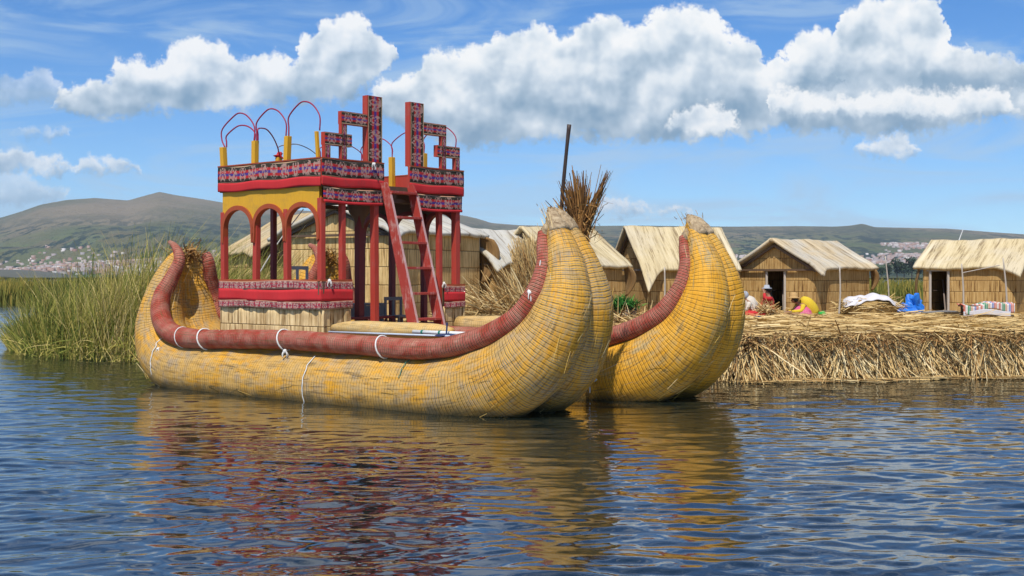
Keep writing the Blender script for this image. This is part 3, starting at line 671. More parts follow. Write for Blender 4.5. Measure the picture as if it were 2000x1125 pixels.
# ------------------------------------------------------------------ huts
def unit(a): a = np.asarray(a, float); return a/np.linalg.norm(a)
def hut(px, Y, deg, L, G, wall, ridge, label, roofm, wallm, mirror=False, flap=.45, oe=.20, og=.28, door=None, curve=.08, curl=(.30, .75), seed=1, zb=IZ):
    K = ground(px, Y, zb); a = R(deg)
    d = np.array([math.cos(a), math.sin(a), 0]); gg = np.array([-math.sin(a), math.cos(a), 0])
    if mirror: d = np.array([-math.cos(a), math.sin(a), 0]); gg = np.array([math.sin(a), math.cos(a), 0])
    z = np.array([0, 0, 1.])
    e = empty('reed_hut', K+(d*L+gg*G)/2-z*.05, label, 'hut', 'reed huts on the island')
    r = np.random.default_rng(seed)
    P = lambda u, v, h: K+d*u+gg*v+z*h
    th = .06
    # walls: four panels, gables with their triangles, a door opening left in one of them
    def panel(A, B, tri, hole=None, nin=None):
        A, B = np.array(A), np.array(B); W_ = np.linalg.norm(B-A); ex = (B-A)/W_; m = MB()
        def strip(x0, x1, h0, h1a, h1b):
            b = len(m.V); pts = [(x0, h0), (x1, h0), (x1, h1b), (x0, h1a)]
            for x_, h_ in pts: m.V.append(A+ex*x_+z*h_)
            m.F.append([b, b+1, b+2, b+3]); m.U += [(x_, h_) for x_, h_ in pts]
        top = lambda x_: wall+(ridge-wall)*(1-abs(x_-W_/2)/(W_/2)) if tri else wall+.04
        cuts = sorted({0, W_/2, W_, *( [hole[0], hole[1]] if hole else [])})
        for x0, x1 in zip(cuts[:-1], cuts[1:]):
            h0 = hole[2] if hole and x0 >= hole[0]-1e-6 and x1 <= hole[1]+1e-6 else -.1
            strip(x0, x1, h0, top(x0), top(x1))
        return m
    dh = door
    g0 = panel(P(0, 0, 0), P(0, G, 0), True, dh[1:] if dh and dh[0] == 'gable' else None)
    s0 = panel(P(0, 0, 0), P(L, 0, 0), False, dh[1:] if dh and dh[0] == 'side' else None)
    wl = MB()
    for m in (g0, s0, panel(P(L, 0, 0), P(L, G, 0), True), panel(P(0, G, 0), P(L, G, 0), False)):
        b = len(wl.V); wl.V += m.V; wl.F += [[b+i for i in f] for f in m.F]; wl.U += m.U
    wl.build('wall', wallm, e, solid=th, off=0)
    # roof: two draped slopes with drooping corners
    sl = math.hypot(G/2, ridge-wall); sx, sz = (G/2)/sl, (ridge-wall)/sl
    n1, n2 = r.uniform(.8, 1.2, 2)
    for side in (0, 1):
        def fn(u, v):
            uu = -og+u*(L+2*og); de = uu+og if side == 0 else min(uu+og, L+og-uu)
            ln = sl+oe+flap*max(0, 1-de/.75)**1.4
            s_ = v*ln; over = max(0, s_-sl*.97)
            hx = s_*sx-over*.12*sx; hz = ridge+.10-s_*sz-over*.10-curve*math.sin(min(1, s_/sl)*math.pi)*.35
            hz += .018*math.sin(uu*3.1+seed)+.008*math.sin(uu*11+v*3+seed)
            vv = G/2-hx if side == 0 else G/2+hx
            return P(uu, vv, hz), (uu, s_)
        o = MB().grid(fn, 40, 26).build('roof_slope', roofm, e, smooth=True, solid=.09, off=1 if side == (1 if not mirror else 0) else -1)
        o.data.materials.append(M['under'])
    out, drop = curl
    def fl_(u, v):
        xo = out*math.sin(math.pi*(.22+.70*v**.9))/.96 if v > .02 else oe*sx*.8
        return P(L+.12+.10*math.sin(v*2.4)+.03*math.sin(u*6), -(u*xo)+.04, wall+.07-.10*u*(1-v)-drop*v+.05*u), (u*out, v*drop)
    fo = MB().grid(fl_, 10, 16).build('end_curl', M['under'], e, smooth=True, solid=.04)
    rp = [P(-og-.02+(L+2*og+.04)*t, G/2, ridge+.10+.018*math.sin((-og+t*(L+2*og))*3.1+seed)) for t in np.linspace(0, 1, 14)]
    MB().tube(rp, .07, 8, lump=.2, flat=.8).build('ridge_roll', roofm, e, smooth=True)
    bm = MB()
    for hx in (-.12,):
        bm.bar(P(hx, -.1, wall-.06), P(hx, G/2, ridge-.03), .06, .07); bm.bar(P(hx, G+.1, wall-.06), P(hx, G/2, ridge-.03), .06, .07); bm.bar(P(hx, 0, wall-.02), P(hx, G, wall-.02), .06, .06)
    bm.build('roof_frame', M['darkwood'], e)
    if door:
        w0, w1, hh = door[1:]; Q = (lambda x_, y_, h_: P(y_, x_, h_)) if door[0] == 'gable' else (lambda x_, y_, h_: P(x_, y_, h_))
        f = MB(); o_ = -.05
        f.bar(Q(w0, o_, -.05), Q(w0, o_, hh), .06, .07); f.bar(Q(w1, o_, -.05), Q(w1, o_, hh), .06, .07); f.bar(Q(w0-.1, o_, hh+.03), Q(w1+.1, o_, hh+.03), .06, .06)
        f.build('door_frame', M['pale_pole'], e)
        f = MB(); f.bar(Q(w0+.12, .05, .1), Q(w1-.2, .5, hh*.8), .04, .04); f.bar(Q(w1-.12, .25, hh*.55), Q(w1, .25, hh*.55), .03, .03); f.build('inner_brace', M['darkwood'], e)
    return e
hut(1592, 36.6, 42, 2.9, 2.75, 1.36, 2.12, 'grey roofed reed hut with a gable doorway, woman in red beside it', M['roof'], M['wall'], door=('gable', 1.05, 1.72, 1.30), seed=3, flap=.42)
hut(1983, 36.2, 38, 2.70, 2.9, 1.36, 2.12, 'rightmost reed hut with its dark doorway in the long wall', M['roofy'], M['wall'], mirror=True, door=('side', 1.95, 2.50, 1.30), seed=5, flap=.42, curl=(.14, 1.0))
hut(1266, 37.2, 14, 2.7, 2.8, 1.36, 2.55, 'steep yellow roofed reed hut just left of the farther prow', M['roofy'], M['wall'], seed=8, flap=.95)
hut(1100, 35.0, 40, 2.35, 3.1, 1.42, 2.45, 'reed hut between the two prows, partly behind the nearer prow', M['roofy'], M['wall'], seed=11, flap=.5, curl=(.45, .95))
hut(968, 34.5, 38, 1.9, 2.5, 1.5, 2.35, 'small reed hut with pale grey roof beside the leaning straw', M['roofg'], M['wall'], seed=14, flap=.40)
hut(764, 30.9, 60, 4.2, 3.35, 2.22, 2.85, 'largest reed hut, its whitish roof seen through the cabin ladder', M['roofg'], M['wallg'], seed=17, flap=.35, curl=(.60, 1.35))
hut(500, 33.6, 55, 1.9, 3.4, 1.75, 2.75, 'reed hut seen through the yellow arches of the boat cabin', M['roofo'], M['wallg'], mirror=True, seed=19, flap=.15)

# ------------------------------------------------------------------ the double reed boat
TH = R(40); A = np.array([math.cos(TH), -math.sin(TH), 0]); Cc = np.array([math.sin(TH), math.cos(TH), 0]); Zv = np.array([0, 0, 1.])
O = np.array([-2.60, 22.26, 0])
def B(s, w_, z): return O+A*s+Cc*w_+Zv*z
boat = empty('reed_boat', B(0, 1.6, 0), 'yellow and red double reed boat with a tall red cabin and ladder', 'boat')

SP = np.array([ # s, z, r, halfgap
 (-5.52,2.72,.07,.20),(-5.60,2.50,.18,.27),(-5.68,2.10,.32,.36),(-5.74,1.60,.43,.45),(-5.70,1.08,.53,.50),(-5.38,.62,.60,.54),(-4.75,.34,.63,.57),(-3.6,.27,.63,.59),
 (-2.0,.25,.64,.60),(0,.24,.645,.60),(1.6,.25,.65,.58),(2.7,.31,.66,.54),(3.5,.50,.66,.49),(4.12,.86,.62,.42),(4.50,1.32,.53,.34),(4.67,1.78,.445,.28),(4.66,2.22,.355,.215),(4.55,2.62,.262,.165),(4.40,2.95,.175,.12),(4.30,3.14,.11,.09)])
GU = np.array([ # s, z, r, w
 (-5.70,2.92,.045,.30),(-5.52,2.84,.07,.31),(-5.36,2.70,.10,.33),(-5.27,2.50,.125,.37),(-5.38,2.12,.155,.50),(-5.44,1.80,.175,.66),(-5.28,1.42,.20,.80),(-4.86,1.10,.205,.88),
 (-4.07,.98,.195,.93),(-2.6,1.02,.18,.94),(-1.19,1.05,.175,.94),(.7,1.03,.172,.93),(2.29,1.01,.172,.90),(3.26,1.17,.172,.84),(4.0,1.50,.165,.74),(4.34,1.92,.15,.60),(4.42,2.34,.125,.46),(4.33,2.68,.10,.36),(4.25,2.90,.07,.28)])
def hull(off_s, off_w, mat, who, seed):
    S_ = cat(SP, 9); G_ = cat(GU, 8); res = {}
    for k, sg in (('near', -1), ('far', 1)):
        path = [B(off_s+q[0], off_w+sg*q[3], q[1]) for q in S_]
        lab = None
        res[k] = MB().tube(path, S_[:, 2], 44, lump=.028, seed=seed+sg+5).build('hull_bundle', mat, boat, smooth=True)
        GG = G_ if sg < 0 else G_[18:]
        gp = [B(off_s+q[0], off_w+sg*q[3], q[1]) for q in GG]
        res['g'+k] = MB().tube(gp, GG[:, 2], 22, lump=.06, seed=seed+sg).build('gunwale', M['gun'], boat, smooth=True)
        # inner floor bundle closes the trough
    fl = np.array([(-5.47,2.70,.24),(-5.40,2.35,.34),(-5.42,1.95,.46),(-5.36,1.5,.60),(-5.12,1.15,.70),(-4.6,.93,.78),(-3.6,.86,.82),(0,.84,.82),(2.4,.88,.78),(3.3,1.10,.62),(3.95,1.5,.44),(4.22,2.0,.26),(4.32,2.5,.14),(4.34,2.8,.05)])
    fs = cat(fl, 6); T_ = np.gradient(fs[:, :2], axis=0); LL = np.r_[0, np.cumsum(np.linalg.norm(np.diff(fs[:, :2], axis=0), axis=1))]
    def lin(u, v):
        x = u*(len(fs)-1); i = min(int(x), len(fs)-2); q = fs[i]+(fs[i+1]-fs[i])*(x-i); tt = unit(T_[i]); nn = np.array([-tt[1], tt[0]])
        k = v*2-1; dep = -.16*(1-k*k)+.045*abs(math.sin(v*math.pi*4)); nn = nn if nn[1] > 0 or nn[0] > 0 else -nn
        return B(off_s+q[0]+nn[0]*dep, off_w+k*q[2], q[1]+nn[1]*dep), (LL[i], v*.6)
    MB().grid(lin, 110, 32).build('inner_lining', mat, boat, smooth=True, solid=.06)
    # prow cap wrapped round both tips, stern knot of cut reed ends
    cp = MB()
    for sg in (-1, 1):
        cp.tube([B(off_s+4.455, off_w+sg*.125, 2.90), B(off_s+4.44, off_w+sg*.12, 2.95), B(off_s+4.39, off_w+sg*.13, 3.04), B(off_s+4.30, off_w+sg*.09, 3.18), B(off_s+4.20, off_w+sg*.04, 3.29)],
                [.190, .185, .150, .10, .03], 16, lump=.16, seed=seed+sg+3)
    cp.tube([B(off_s+4.28, off_w-.32, 2.78), B(off_s+4.30, off_w-.24, 2.93), B(off_s+4.30, off_w-.10, 3.05)], [.07, .09, .09], 10, lump=.15)
    def cap_fn(t, p):
        P = gpos(t); n = t.noise(P, 14., 5, .7, .6); return t.ramp(n, [(.3, (.17, .11, .06)), (.5, (.38, .28, .17)), (.7, (.56, .44, .28))]), (n, .03, .9)
    if 'cap' not in M: M['cap'] = material('matted_brown_wrap', cap_fn, .95, .1)
    cp.build('prow_cap', M['cap'], boat, smooth=True)
    r = np.random.default_rng(seed+40); n = 34
    P = np.array([B(off_s+4.25, off_w, 3.20)]*n)+r.normal(0, 1, (n, 3))*[.09, .09, .05]; D = unit_rows(r.normal(0, .5, (n, 3))+[-.3, .2, .8])
    v, f, tt = ribbons(P, D, r.uniform(.04, .10, n), r.normal(0, .02, (n, 3)), np.full(n, .012), 2, r.uniform(.2, 1, n), .7); mk('cut_reed_tuft', v, f, M['bunch'], boat, col=tt)
    for k, sg in (('near', -1), ('far', 1)):      # frayed stems standing off the weave
        n = 420; i = r.integers(2, len(S_)-3, n); q = S_[i]; q2 = S_[i+1]; a_ = r.uniform(-.6, math.pi+.3, n)
        c0 = np.array([B(off_s+x[0], off_w+sg*x[3], x[1]) for x in q]); c1 = np.array([B(off_s+x[0], off_w+sg*x[3], x[1]) for x in q2]); tg = unit_rows(c1-c0)
        nn = unit_rows(np.cross(tg, np.tile(Cc, (n, 1)))); nn *= -np.sign((nn*[A[0]*.0, 0, 1]).sum(1, keepdims=True)+1e-6); rad = nn*np.sin(a_)[:, None]+Cc*sg*np.cos(a_)[:, None]
        P = c0+rad*(q[:, 2]*1.005)[:, None]; D = unit_rows(tg*r.choice([-1, 1], (n, 1))+rad*.05+r.normal(0, .06, (n, 3)))
        v, f, tt = ribbons(P, D, r.uniform(.12, .45, n), rad*r.uniform(-.01, .03, (n, 1)), np.full(n, .009), 2, r.beta(2.6, 1.2, n), .5)
        mk('frayed_reeds', v, f, M['fray'], res[k], col=tt)
    n = 150
    P = np.array([B(off_s-5.46, off_w, 2.68)]*n)+r.normal(0, 1, (n, 3))*[.13, .13, .07]; D = unit_rows(r.normal(0, 1, (n, 3))*[1, 1, .6]+[.2, -.2, .1])
    v, f, tt = ribbons(P, D, r.uniform(.08, .22, n), r.normal(0, .05, (n, 3)), np.full(n, .022), 2, r.uniform(.2, 1, n), .8)
    mk('stern_knot', v, f, M['bunch'], boat, col=tt)
    return res, S_, G_
def unit_rows(a): return a/np.linalg.norm(a, axis=1, keepdims=True)
hA, S_, G_ = hull(0, 0, M['hull'], 'near', 3)
hB, _, _ = hull(.43, 3.44, M['hullb'], 'far', 9)
OB = (.43, 3.44)

def loop_on(path_i, off, sg, parent, k=1.06, th=.014):
    q = G_[path_i]; c = B(off[0]+q[0], off[1]+sg*q[3], q[1]); q2 = G_[path_i+1]; c2 = B(off[0]+q2[0], off[1]+sg*q2[3], q2[1])
    t = unit(c2-c); n = unit(np.cross(t, Zv)); b = np.cross(t, n)
    pts = [c+q[2]*k*(math.cos(a)*n+math.sin(a)*b)+t*.05*math.sin(a) for a in np.linspace(0, 2*math.pi, 24)]
    MB().tube(pts, th, 6, caps=False).build('rope_loop', M['rope'], parent, smooth=True)
def near_s(arr, s): return int(np.argmin(np.abs(arr[:len(arr)//1, 0]-s)+ (np.arange(len(arr)) < 50)*0))
for s_, k in ((-4.35, 1.03), (-3.55, 1.08), (-1.13, 1.08), (1.38, 1.08)):
    cand = [i for i in range(len(G_)-1) if 50 < i]; i = min(cand, key=lambda i: abs(G_[i, 0]-s_)); loop_on(i, (0, 0), -1, hA['gnear'], k, .010 if k < 1.05 else .015)
def hull_rope(off, sg, s_, a0, a1, parent, th=.009, wig=.02, mat='rope', seed=0, name='rope'):
    q = S_[min([i for i in range(12, len(S_))], key=lambda i: abs(S_[i, 0]-s_) if S_[i, 1] < 1.6 else 99)]
    r = np.random.default_rng(seed); pts = []
    for a in np.linspace(a0, a1, 14):
        a_ = R(a); pts.append(B(off[0]+s_+r.normal(0, wig), off[1]+sg*(q[3]+(q[2]*1.025)*math.cos(a_)), q[1]+q[2]*1.025*math.sin(a_)))
    MB().tube(cat(pts, 3), th, 6).build(name, M[mat], parent, smooth=True)
hull_rope((0, 0), -1, -.35, 58, -34, hA['near'], .009, .012, seed=1)
hull_rope((0, 0), -1, -5.05, 60, -20, hA['near'], .009, .015, seed=2)
hull_rope(OB, -1, 2.9, 50, -18, hB['near'], .012, .045, seed=3)
hull_rope((0, 0), -1, 1.95, 62, 25, hA['near'], .007, .01, 'teal', 4)
def knot(c, parent, seed=0, n=5, size=.09):
    r = np.random.default_rng(seed); m = MB(); m.blob(c, size*.42, 8, 6, .2, seed)
    for i in range(n):
        d = unit(r.normal(0, 1, 3)*[1, .5, .6]+[0, -.3, -.3]); m.tube(cat([c, c+d*size*.35, c+d*size*.6+[0, 0, -size*.5], c+d*size*.5+[0, 0, -size*1.]], 3), size*.09, 5)
    m.build('rope_knot', M['rope'], parent, smooth=True)
knot(B(-1.05, -1.06, .85), hA['near'], 1, 7, .09); knot(B(4.36, -.72, 1.95), hA['gnear'], 2, 6, .10)
knot(B(4.30, -.70, 1.78), hA['gnear'], 5, 4, .09); knot(B(-3.05, -1.0, 1.15), hA['gnear'], 3, 3, .06); knot(B(-4.95, -1.08, .75), hA['near'], 4, 4, .08)
MB().tube(cat([B(4.36, -.70, 1.98), B(4.42, -.60, 2.2), B(4.44, -.56, 2.45)], 4), .010, 6).build('rope', M['rope'], hA['gnear'])

# deck between and inside the hulls
dk = MB(); dk.box(B(-4.3, -.55, .84), A*6.3, Cc*4.35, Zv*.12); dk.build('deck', M['tanroll'], boat)

# cabin geometry
s0, s1, w0, w1 = -3.42, -.59, -.60, 3.02
def post(s, w_, z0, z1, t, mat, name='post', parent=None, tw=None):
    tw = tw or t
    return MB().box(B(s-t/2, w_-tw/2, z0), A*t, Cc*tw, Zv*(z1-z0)+A*rng.normal(0, .010)+Cc*rng.normal(0, .014)).build(name, mat, parent or boat, bevel=.008)
port_s = [s0, -2.47, -1.53]
for s in port_s: post(s, w0, .95, 3.45, .11, M['red'])
post(s1, w0, .95, 3.62, .11, M['red']); post(s1, -.10, .95, 3.62, .10, M['red']); post(s1, .72, .95, 3.62, .12, M['red'])
post(s1, 2.49, .95, 3.62, .10, M['red']); post(s1, w1-.04, .95, 3.66, .13, M['red'])
for s in (s0, -2.47, -1.53): post(s, w1, .95, 3.5, .11, M['shaded_red'])
post(s0, .6, .95, 3.7, .10, M['shaded_red']); post(s0, 1.85, .95, 3.7, .10, M['shaded_red'])
post(-1.53, 1.2, .95, 3.8, .14, M['shaded_red'])

def arch_panel(wv, mats, zc=3.02, zt=3.83, thick=.05, parts=('yellow', 'brick')):
    xs = [s0, -2.47, -1.53, s1]; f, tr = MB(), MB()
    for a, b in zip(xs[:-1], xs[1:]):
        c = (a+b)/2; hw = (b-a)/2-.055; n = 22; hh = .46
        ang = np.linspace(math.pi, 0, n)
        pin = [(c+hw*math.cos(t)*1.0, zc+hh*abs(math.sin(t))**.75) for t in ang]; pout = [(c+(hw-.0)*1.0*math.cos(t)+.0, zt) for t in ang]
        band = [(c+(hw+.075)*math.cos(t), zc+(hh+.085)*abs(math.sin(t))**.75-.0) for t in ang]
        pin = [(a+.04, zc-.18)]+pin+[(b-.04, zc-.18)]; band2 = [(a-.015, zc-.14)]+band+[(b+.015, zc-.14)]
        def solid(mb, lo, hi, y0, y1):
            bse = len(mb.V); k = len(lo)
            for y in (y0, y1):
                for p in lo: mb.V.append(B(p[0], wv+y, p[1]))
                for p in hi: mb.V.append(B(p[0], wv+y, p[1]))
            for i in range(k-1):
                for q in ([i, i+1, k+i+1, k+i], [2*k+i, 3*k+i, 3*k+i+1, 2*k+i+1], [i, 2*k+i, 2*k+i+1, i+1], [k+i, k+i+1, 3*k+i+1, 3*k+i]):
                    mb.F.append([bse+x for x in q]); mb.U += [(0, 0), (1, 0), (1, 1), (0, 1)]
        xe = [a]+[min(max(p[0], a), b) for p in band]+[b]
        solid(f, [(x, p[1]) for x, p in zip(xe, band2)], [(x, zt) for x in xe], -thick/2, thick/2)
        solid(tr, pin, band2, -thick/2-.03, thick/2+.03)
    o = f.build('arch_panel', M[parts[0]], boat); tr.build('arch_trim', M[parts[1]], o)
arch_panel(w0-.03, None); arch_panel(w1+.03, None, parts=('darkwood', 'shaded_red'))  # far arches in darker tones, their shade painted in

# back and front hanging brackets under the roof
def bracket(s, w_):
    MB().tube(cat([B(s, w_, 3.72), B(s, w_, 3.45), B(s, w_, 3.15)], 3), [.24]*3+[.20, .13, .09, .08], 10, flat=.5).build('post_bracket', M['darkwood'], boat, smooth=True)
bracket(-1.53, 1.2)

roof = MB().box(B(s0-.06, w0-.08, 3.83), A*(s1-s0+.12), Cc*(w1-w0+.16), Zv*.09).build('cabin_roof', M['darkwood'], boat)
for i in range(5):
    w_ = w0+.3+i*.75; MB().box(B(s0, w_, 3.70), A*(s1-s0), Cc*.09, Zv*.126).build('roof_beam', M['darkwood'], roof)
MB().box(B(s1-.14, w0+.07, 3.62), A*.07, Cc*(w1-w0-.14), Zv*.078).build('roof_beam', M['darkwood'], roof)
MB().box(B(s0+.07, w0+.07, 3.62), A*.07, Cc*(w1-w0-.14), Zv*.078).build('roof_beam', M['darkwood'], roof)

def parapet(p, q, n_out, z0=3.845, z1=4.325, red=.155, name='parapet', tex='textile', core='red'):
    """board between p and q (points at z=0) faced with a woven band and a red cloth band below"""
    p, q = np.array(p), np.array(q); ex = q-p; n = unit(n_out)
    o = MB().box(p+Zv*(z0+.02)-n*.04, ex, n*.05, Zv*(z1-z0-.02)).build(name, M[core], boat)
    g_ = MB()
    L = np.linalg.norm(ex); exn = ex/L
    def cl(zlo, zhi, base, amp, ph):
        def fn(u, v):
            x = u*L; wv_ = amp*math.sin(x*9+ph)+amp*.6*math.sin(x*21+ph*2)
            return p+exn*x+Zv*(zlo+(zhi-zlo)*v+.012*math.sin(x*5+ph))+n*(base+.004*math.sin(v*math.pi)+wv_*(1-v)), (x, v)
        return fn
    MB().grid(cl(z0+red, z1, .016, .003, 1.), 40, 6).build('textile_band', M[tex], o, smooth=True, solid=.008)
    MB().grid(cl(z0-.01, z0+red+.004, .020, .004, 2.), 60, 5).build('red_band', M['redcloth'], o, smooth=True, solid=.012)
    MB().bar(p+Zv*(z1+.012)-n*.01, q+Zv*(z1+.012)-n*.01, .075, .022).build('rail_cap', M['brick'], o)
    return o
P0 = lambda s, w_: B(s, w_, 0)
parapet(P0(s0-.08, w0-.09), P0(s1+.09, w0-.09), -Cc)
parapet(P0(s1+.09, w0-.085), P0(s1+.09, .86), A)
parapet(P0(s1+.09, 1.55), P0(s1+.09, w1+.08), A)
parapet(P0(s0-.08, w0-.04), P0(s0-.08, w1+.04), -A, tex='textile')
parapet(P0(s0-.08, w1+.09), P0(s1+.06, w1+.09), Cc)
# lower fringe of cloth under the front eave
def fringe(wa, wb, z0, z1):
    L = wb-wa
    fr = MB().grid(lambda u, v: (B(s1+.10+.02*math.sin(u*L*8)*(1-v), wa+u*L, z0+(z1-z0)*v-.02*math.sin(u*math.pi)), (u*L, v)), 30, 6).build('valance', M['textile'], boat, smooth=True, solid=.01)
    MB().grid(lambda u, v: (B(s1+.118+.02*math.sin(u*L*8), wa+u*L, z0-.03+.05*v-.02*math.sin(u*math.pi)), (u, v)), 30, 2).build('hem', M['redcloth'], fr, smooth=True, solid=.012)
fringe(w0-.04, .84, 3.57, 3.825); fringe(1.58, w1+.04, 3.53, 3.825)

# stepped crests: tall slab with two lower arms
def crest(sgn):
    c0 = 1.20; X = lambda x: c0+sgn*x
    pcs = [((.37, .755), (4.34, 5.585)), ((.755, 1.40), (4.99, 5.225)), ((1.26, 1.40), (4.34, 4.988)), ((1.14, 1.80), (4.58, 4.81)), ((1.66, 1.80), (4.34, 4.578))]
    o = None
    for k, ((a, b), (z0, z1)) in enumerate(pcs):
        wa, wb = sorted((X(a), X(b))); dth = [.13, .09, .075, .10, .08][k]
        m = MB().box(B(s1+.085-dth, wa, z0), A*dth, Cc*(wb-wa), Zv*(z1-z0))
        if o is None: o = m.build('stepped_crest', M['red'], boat)
        else: m.build('crest_arm', M['red'], o)
        f = MB(); e_ = .008
        if (z1-z0) > (wb-wa):      # vertical: pattern runs up
            f.box(B(s1+.087, wb-e_, z0+.01), Zv*(z1-z0-.02), A*.008, -Cc*(wb-wa-2*e_))
        else: f.box(B(s1+.087, wa+e_, z0+e_), Cc*(wb-wa-2*e_), A*.008, Zv*(z1-z0-2*e_))
        f.build('textile_facing', M['textile'], o)
    return o
crest(-1); crest(1)

# yellow finial posts and wrapped wire hoops
def fin(s, w_, z0, z1, m='yellow', t=.105): return post(s, w_, z0, z1, t, M[m], 'finial_post')
fin(s0, w0-.02, 4.30, 4.72); fin(-2.47, w0-.02, 4.30, 4.78); fin(-1.53, w0-.02, 4.30, 4.80); fin(s1-.05, w0-.04, 4.34, 4.82, t=.06)
fin(s0, w1, 4.0, 4.72); fin(-2.47, w1, 3.92, 4.74); fin(-1.53, w1, 3.92, 4.76)
fin(s0, .72, 3.95, 4.62); fin(s0, 1.85, 3.95, 4.70, 'white', .07); fin(s0+.3, 1.75, 3.95, 4.7, 'white', .06)
def hoop(p, q, h, bulge=.0, m='wire', th=.014, skew=0.):
    p, q = np.array(p), np.array(q); d = q-p; L = np.linalg.norm(d); u_ = d/L
    pts = [p, p-u_*bulge+Zv*h*.28, p-u_*bulge*.8+Zv*h*.62, p+d*(.30+skew)+Zv*h*.94, p+d*(.52+skew)+Zv*h, p+d*.78+Zv*h*.84, q+u_*bulge*.1+Zv*h*.45, q]
    MB().tube(cat(pts, 5), th, 6).build('wire_hoop', M[m], boat, smooth=True)
hoop(B(s0, w0, 4.72), B(-2.52, w0, 4.78), .60, .10); hoop(B(s0+.05, w0, 4.72), B(-2.50, w0, 4.78), .36, .0)
hoop(B(-2.44, w0, 4.78), B(-1.58, w0, 4.80), .56, .0); hoop(B(-2.40, w0, 4.78), B(s0, .72, 4.62), .36, .0)
hoop(B(-1.50, w0, 4.80), B(s1-.05, w0, 4.84), .58, .0)
hoop(B(s0, .74, 4.62), B(s0, 1.85, 4.50), .36, m='wirew', th=.010); hoop(B(s0, 1.85, 4.7), B(s0, w1, 4.72), .34, th=.011); hoop(B(s0, w1, 4.72), B(-2.47, w1, 4.74), .45, th=.011)
hoop(B(-2.47, w1, 4.74), B(-1.53, w1, 4.76), .48, th=.012); hoop(B(-1.53, w1, 4.76), B(s1, w1-.05, 4.80), .50, th=.012)
MB().blob(B(s0, 1.35, 4.45), (.06, .06, .17), 8, 6, .3, 3).build('red_tassel', M['redcloth'], boat); MB().blob(B(s0, .74, 4.66), (.08, .08, .08), 8, 6, .3, 4).build('red_tassel', M['redcloth'], boat)
knot(B(s1+.15, .55, 4.30), boat, 9, 6, .08)

# low sides: reed skirt with a woven cloth on the upper half
def skirt(p, q, n, z0, z1, zc):
    p, q = np.array(p), np.array(q); L = np.linalg.norm(q-p); ex = (q-p)/L; n = unit(n)
    o = MB().grid(lambda u, v: (p+ex*u*L+Zv*(z0+(zc-z0)*v)+n*(.015+.012*math.sin(u*L*13)+.008*math.sin(u*L*31)), (u*L, v*(zc-z0))), 60, 5).build('reed_skirt', M['skirt'], boat, smooth=True, solid=.05)
    H = z1-zc
    def cl(a, b, base, amp):
        return lambda u, v: (p+ex*u*L+Zv*(zc+H*(a+(b-a)*v)+.012*math.sin(u*L*2.3+a*5))+n*(base+.012*math.sin(u*L*7+a*3)*(1-v)*amp), (u*L, v))
    MB().grid(cl(.66, 1., .05, .6), 50, 4).build('textile_band', M['textile2'], o, smooth=True, solid=.01)
    MB().grid(cl(.22, .665, .056, 1.), 50, 4).build('red_band', M['redcloth'], o, smooth=True, solid=.01)
    MB().grid(cl(-.07, .225, .062, 1.5), 50, 4).build('textile_band', M['textile2'], o, smooth=True, solid=.01)
    MB().bar(p+Zv*(z1+.01), q+Zv*(z1+.01), .09, .03).build('rail_cap', M['brick'], o)
    MB().box(p+Zv*zc-n*.02, ex*L, n*.03, Zv*(z1-zc-.01)).build('board', M['darkwood'], o)
skirt(P0(s0-.05, w0-.06), P0(s1+.12, w0-.06), -Cc, .96, 2.12, 1.64)
skirt(P0(s1+.06, w0-.12), P0(s1+.06, .06), A, .96, 2.12, 1.64)
skirt(P0(s1+.06, 2.52), P0(s1+.06, w1+.12), A, .96, 2.02, 1.60)
knot(B(s1+.12, -.52, 2.12), boat, 11, 6, .08); knot(B(s1+.12, 2.5, 2.06), boat, 12, 5, .07)

# ladder
def ladder():
    zt, zb = 3.95, 1.16; st, sb = s1+.13, .30; e = None
    lean = (sb-st)/(zt-zb)
    def rail(wv):
        m = MB(); b = len(m.V); d = .26; t = .05
        pts = [(st, zt), (st+d, zt-.22), (sb+d, zb), (sb, zb)]
        pts = [(st, zt), (st+d*.55, zt+.02), (st+d, zt-.22), (sb+d, zb-.02), (sb, zb)]
        for w_ in (wv, wv+t):
            for p in pts: m.V.append(B(p[0], w_, p[1]))
        k = 5; m.F.append([b+i for i in range(k)]); m.U += [(0, 0)]*k; m.F.append([b+k+i for i in range(k)][::-1]); m.U += [(0, 0)]*k
        for i in range(k):
            j = (i+1) % k; m.F.append([b+j, b+i, b+k+i, b+k+j]); m.U += [(0, 0)]*4
        return m
    o = rail(.74).build('ladder_rail', M['ladder'], boat)
    MB().bar(B(st+.262, .765, zt-.22), B(sb+.262, .765, zb-.02), .05, .006, up=A).build('pale_edge', M['ladder_edge'], o)
    o2 = rail(1.44).build('ladder_rail', M['ladder'], boat)
    MB().bar(B(st+.262, 1.465, zt-.22), B(sb+.262, 1.465, zb-.02), .05, .006, up=A).build('pale_edge', M['ladder_edge'], o2)
    for i in range(6):
        z = 3.76-.475*i; s = st+(zt-z)*lean
        MB().box(B(s+.02, .785, z), A*.21, Cc*.66, Zv*.045).build('rung', M['ladder'], boat, bevel=.004)
ladder()

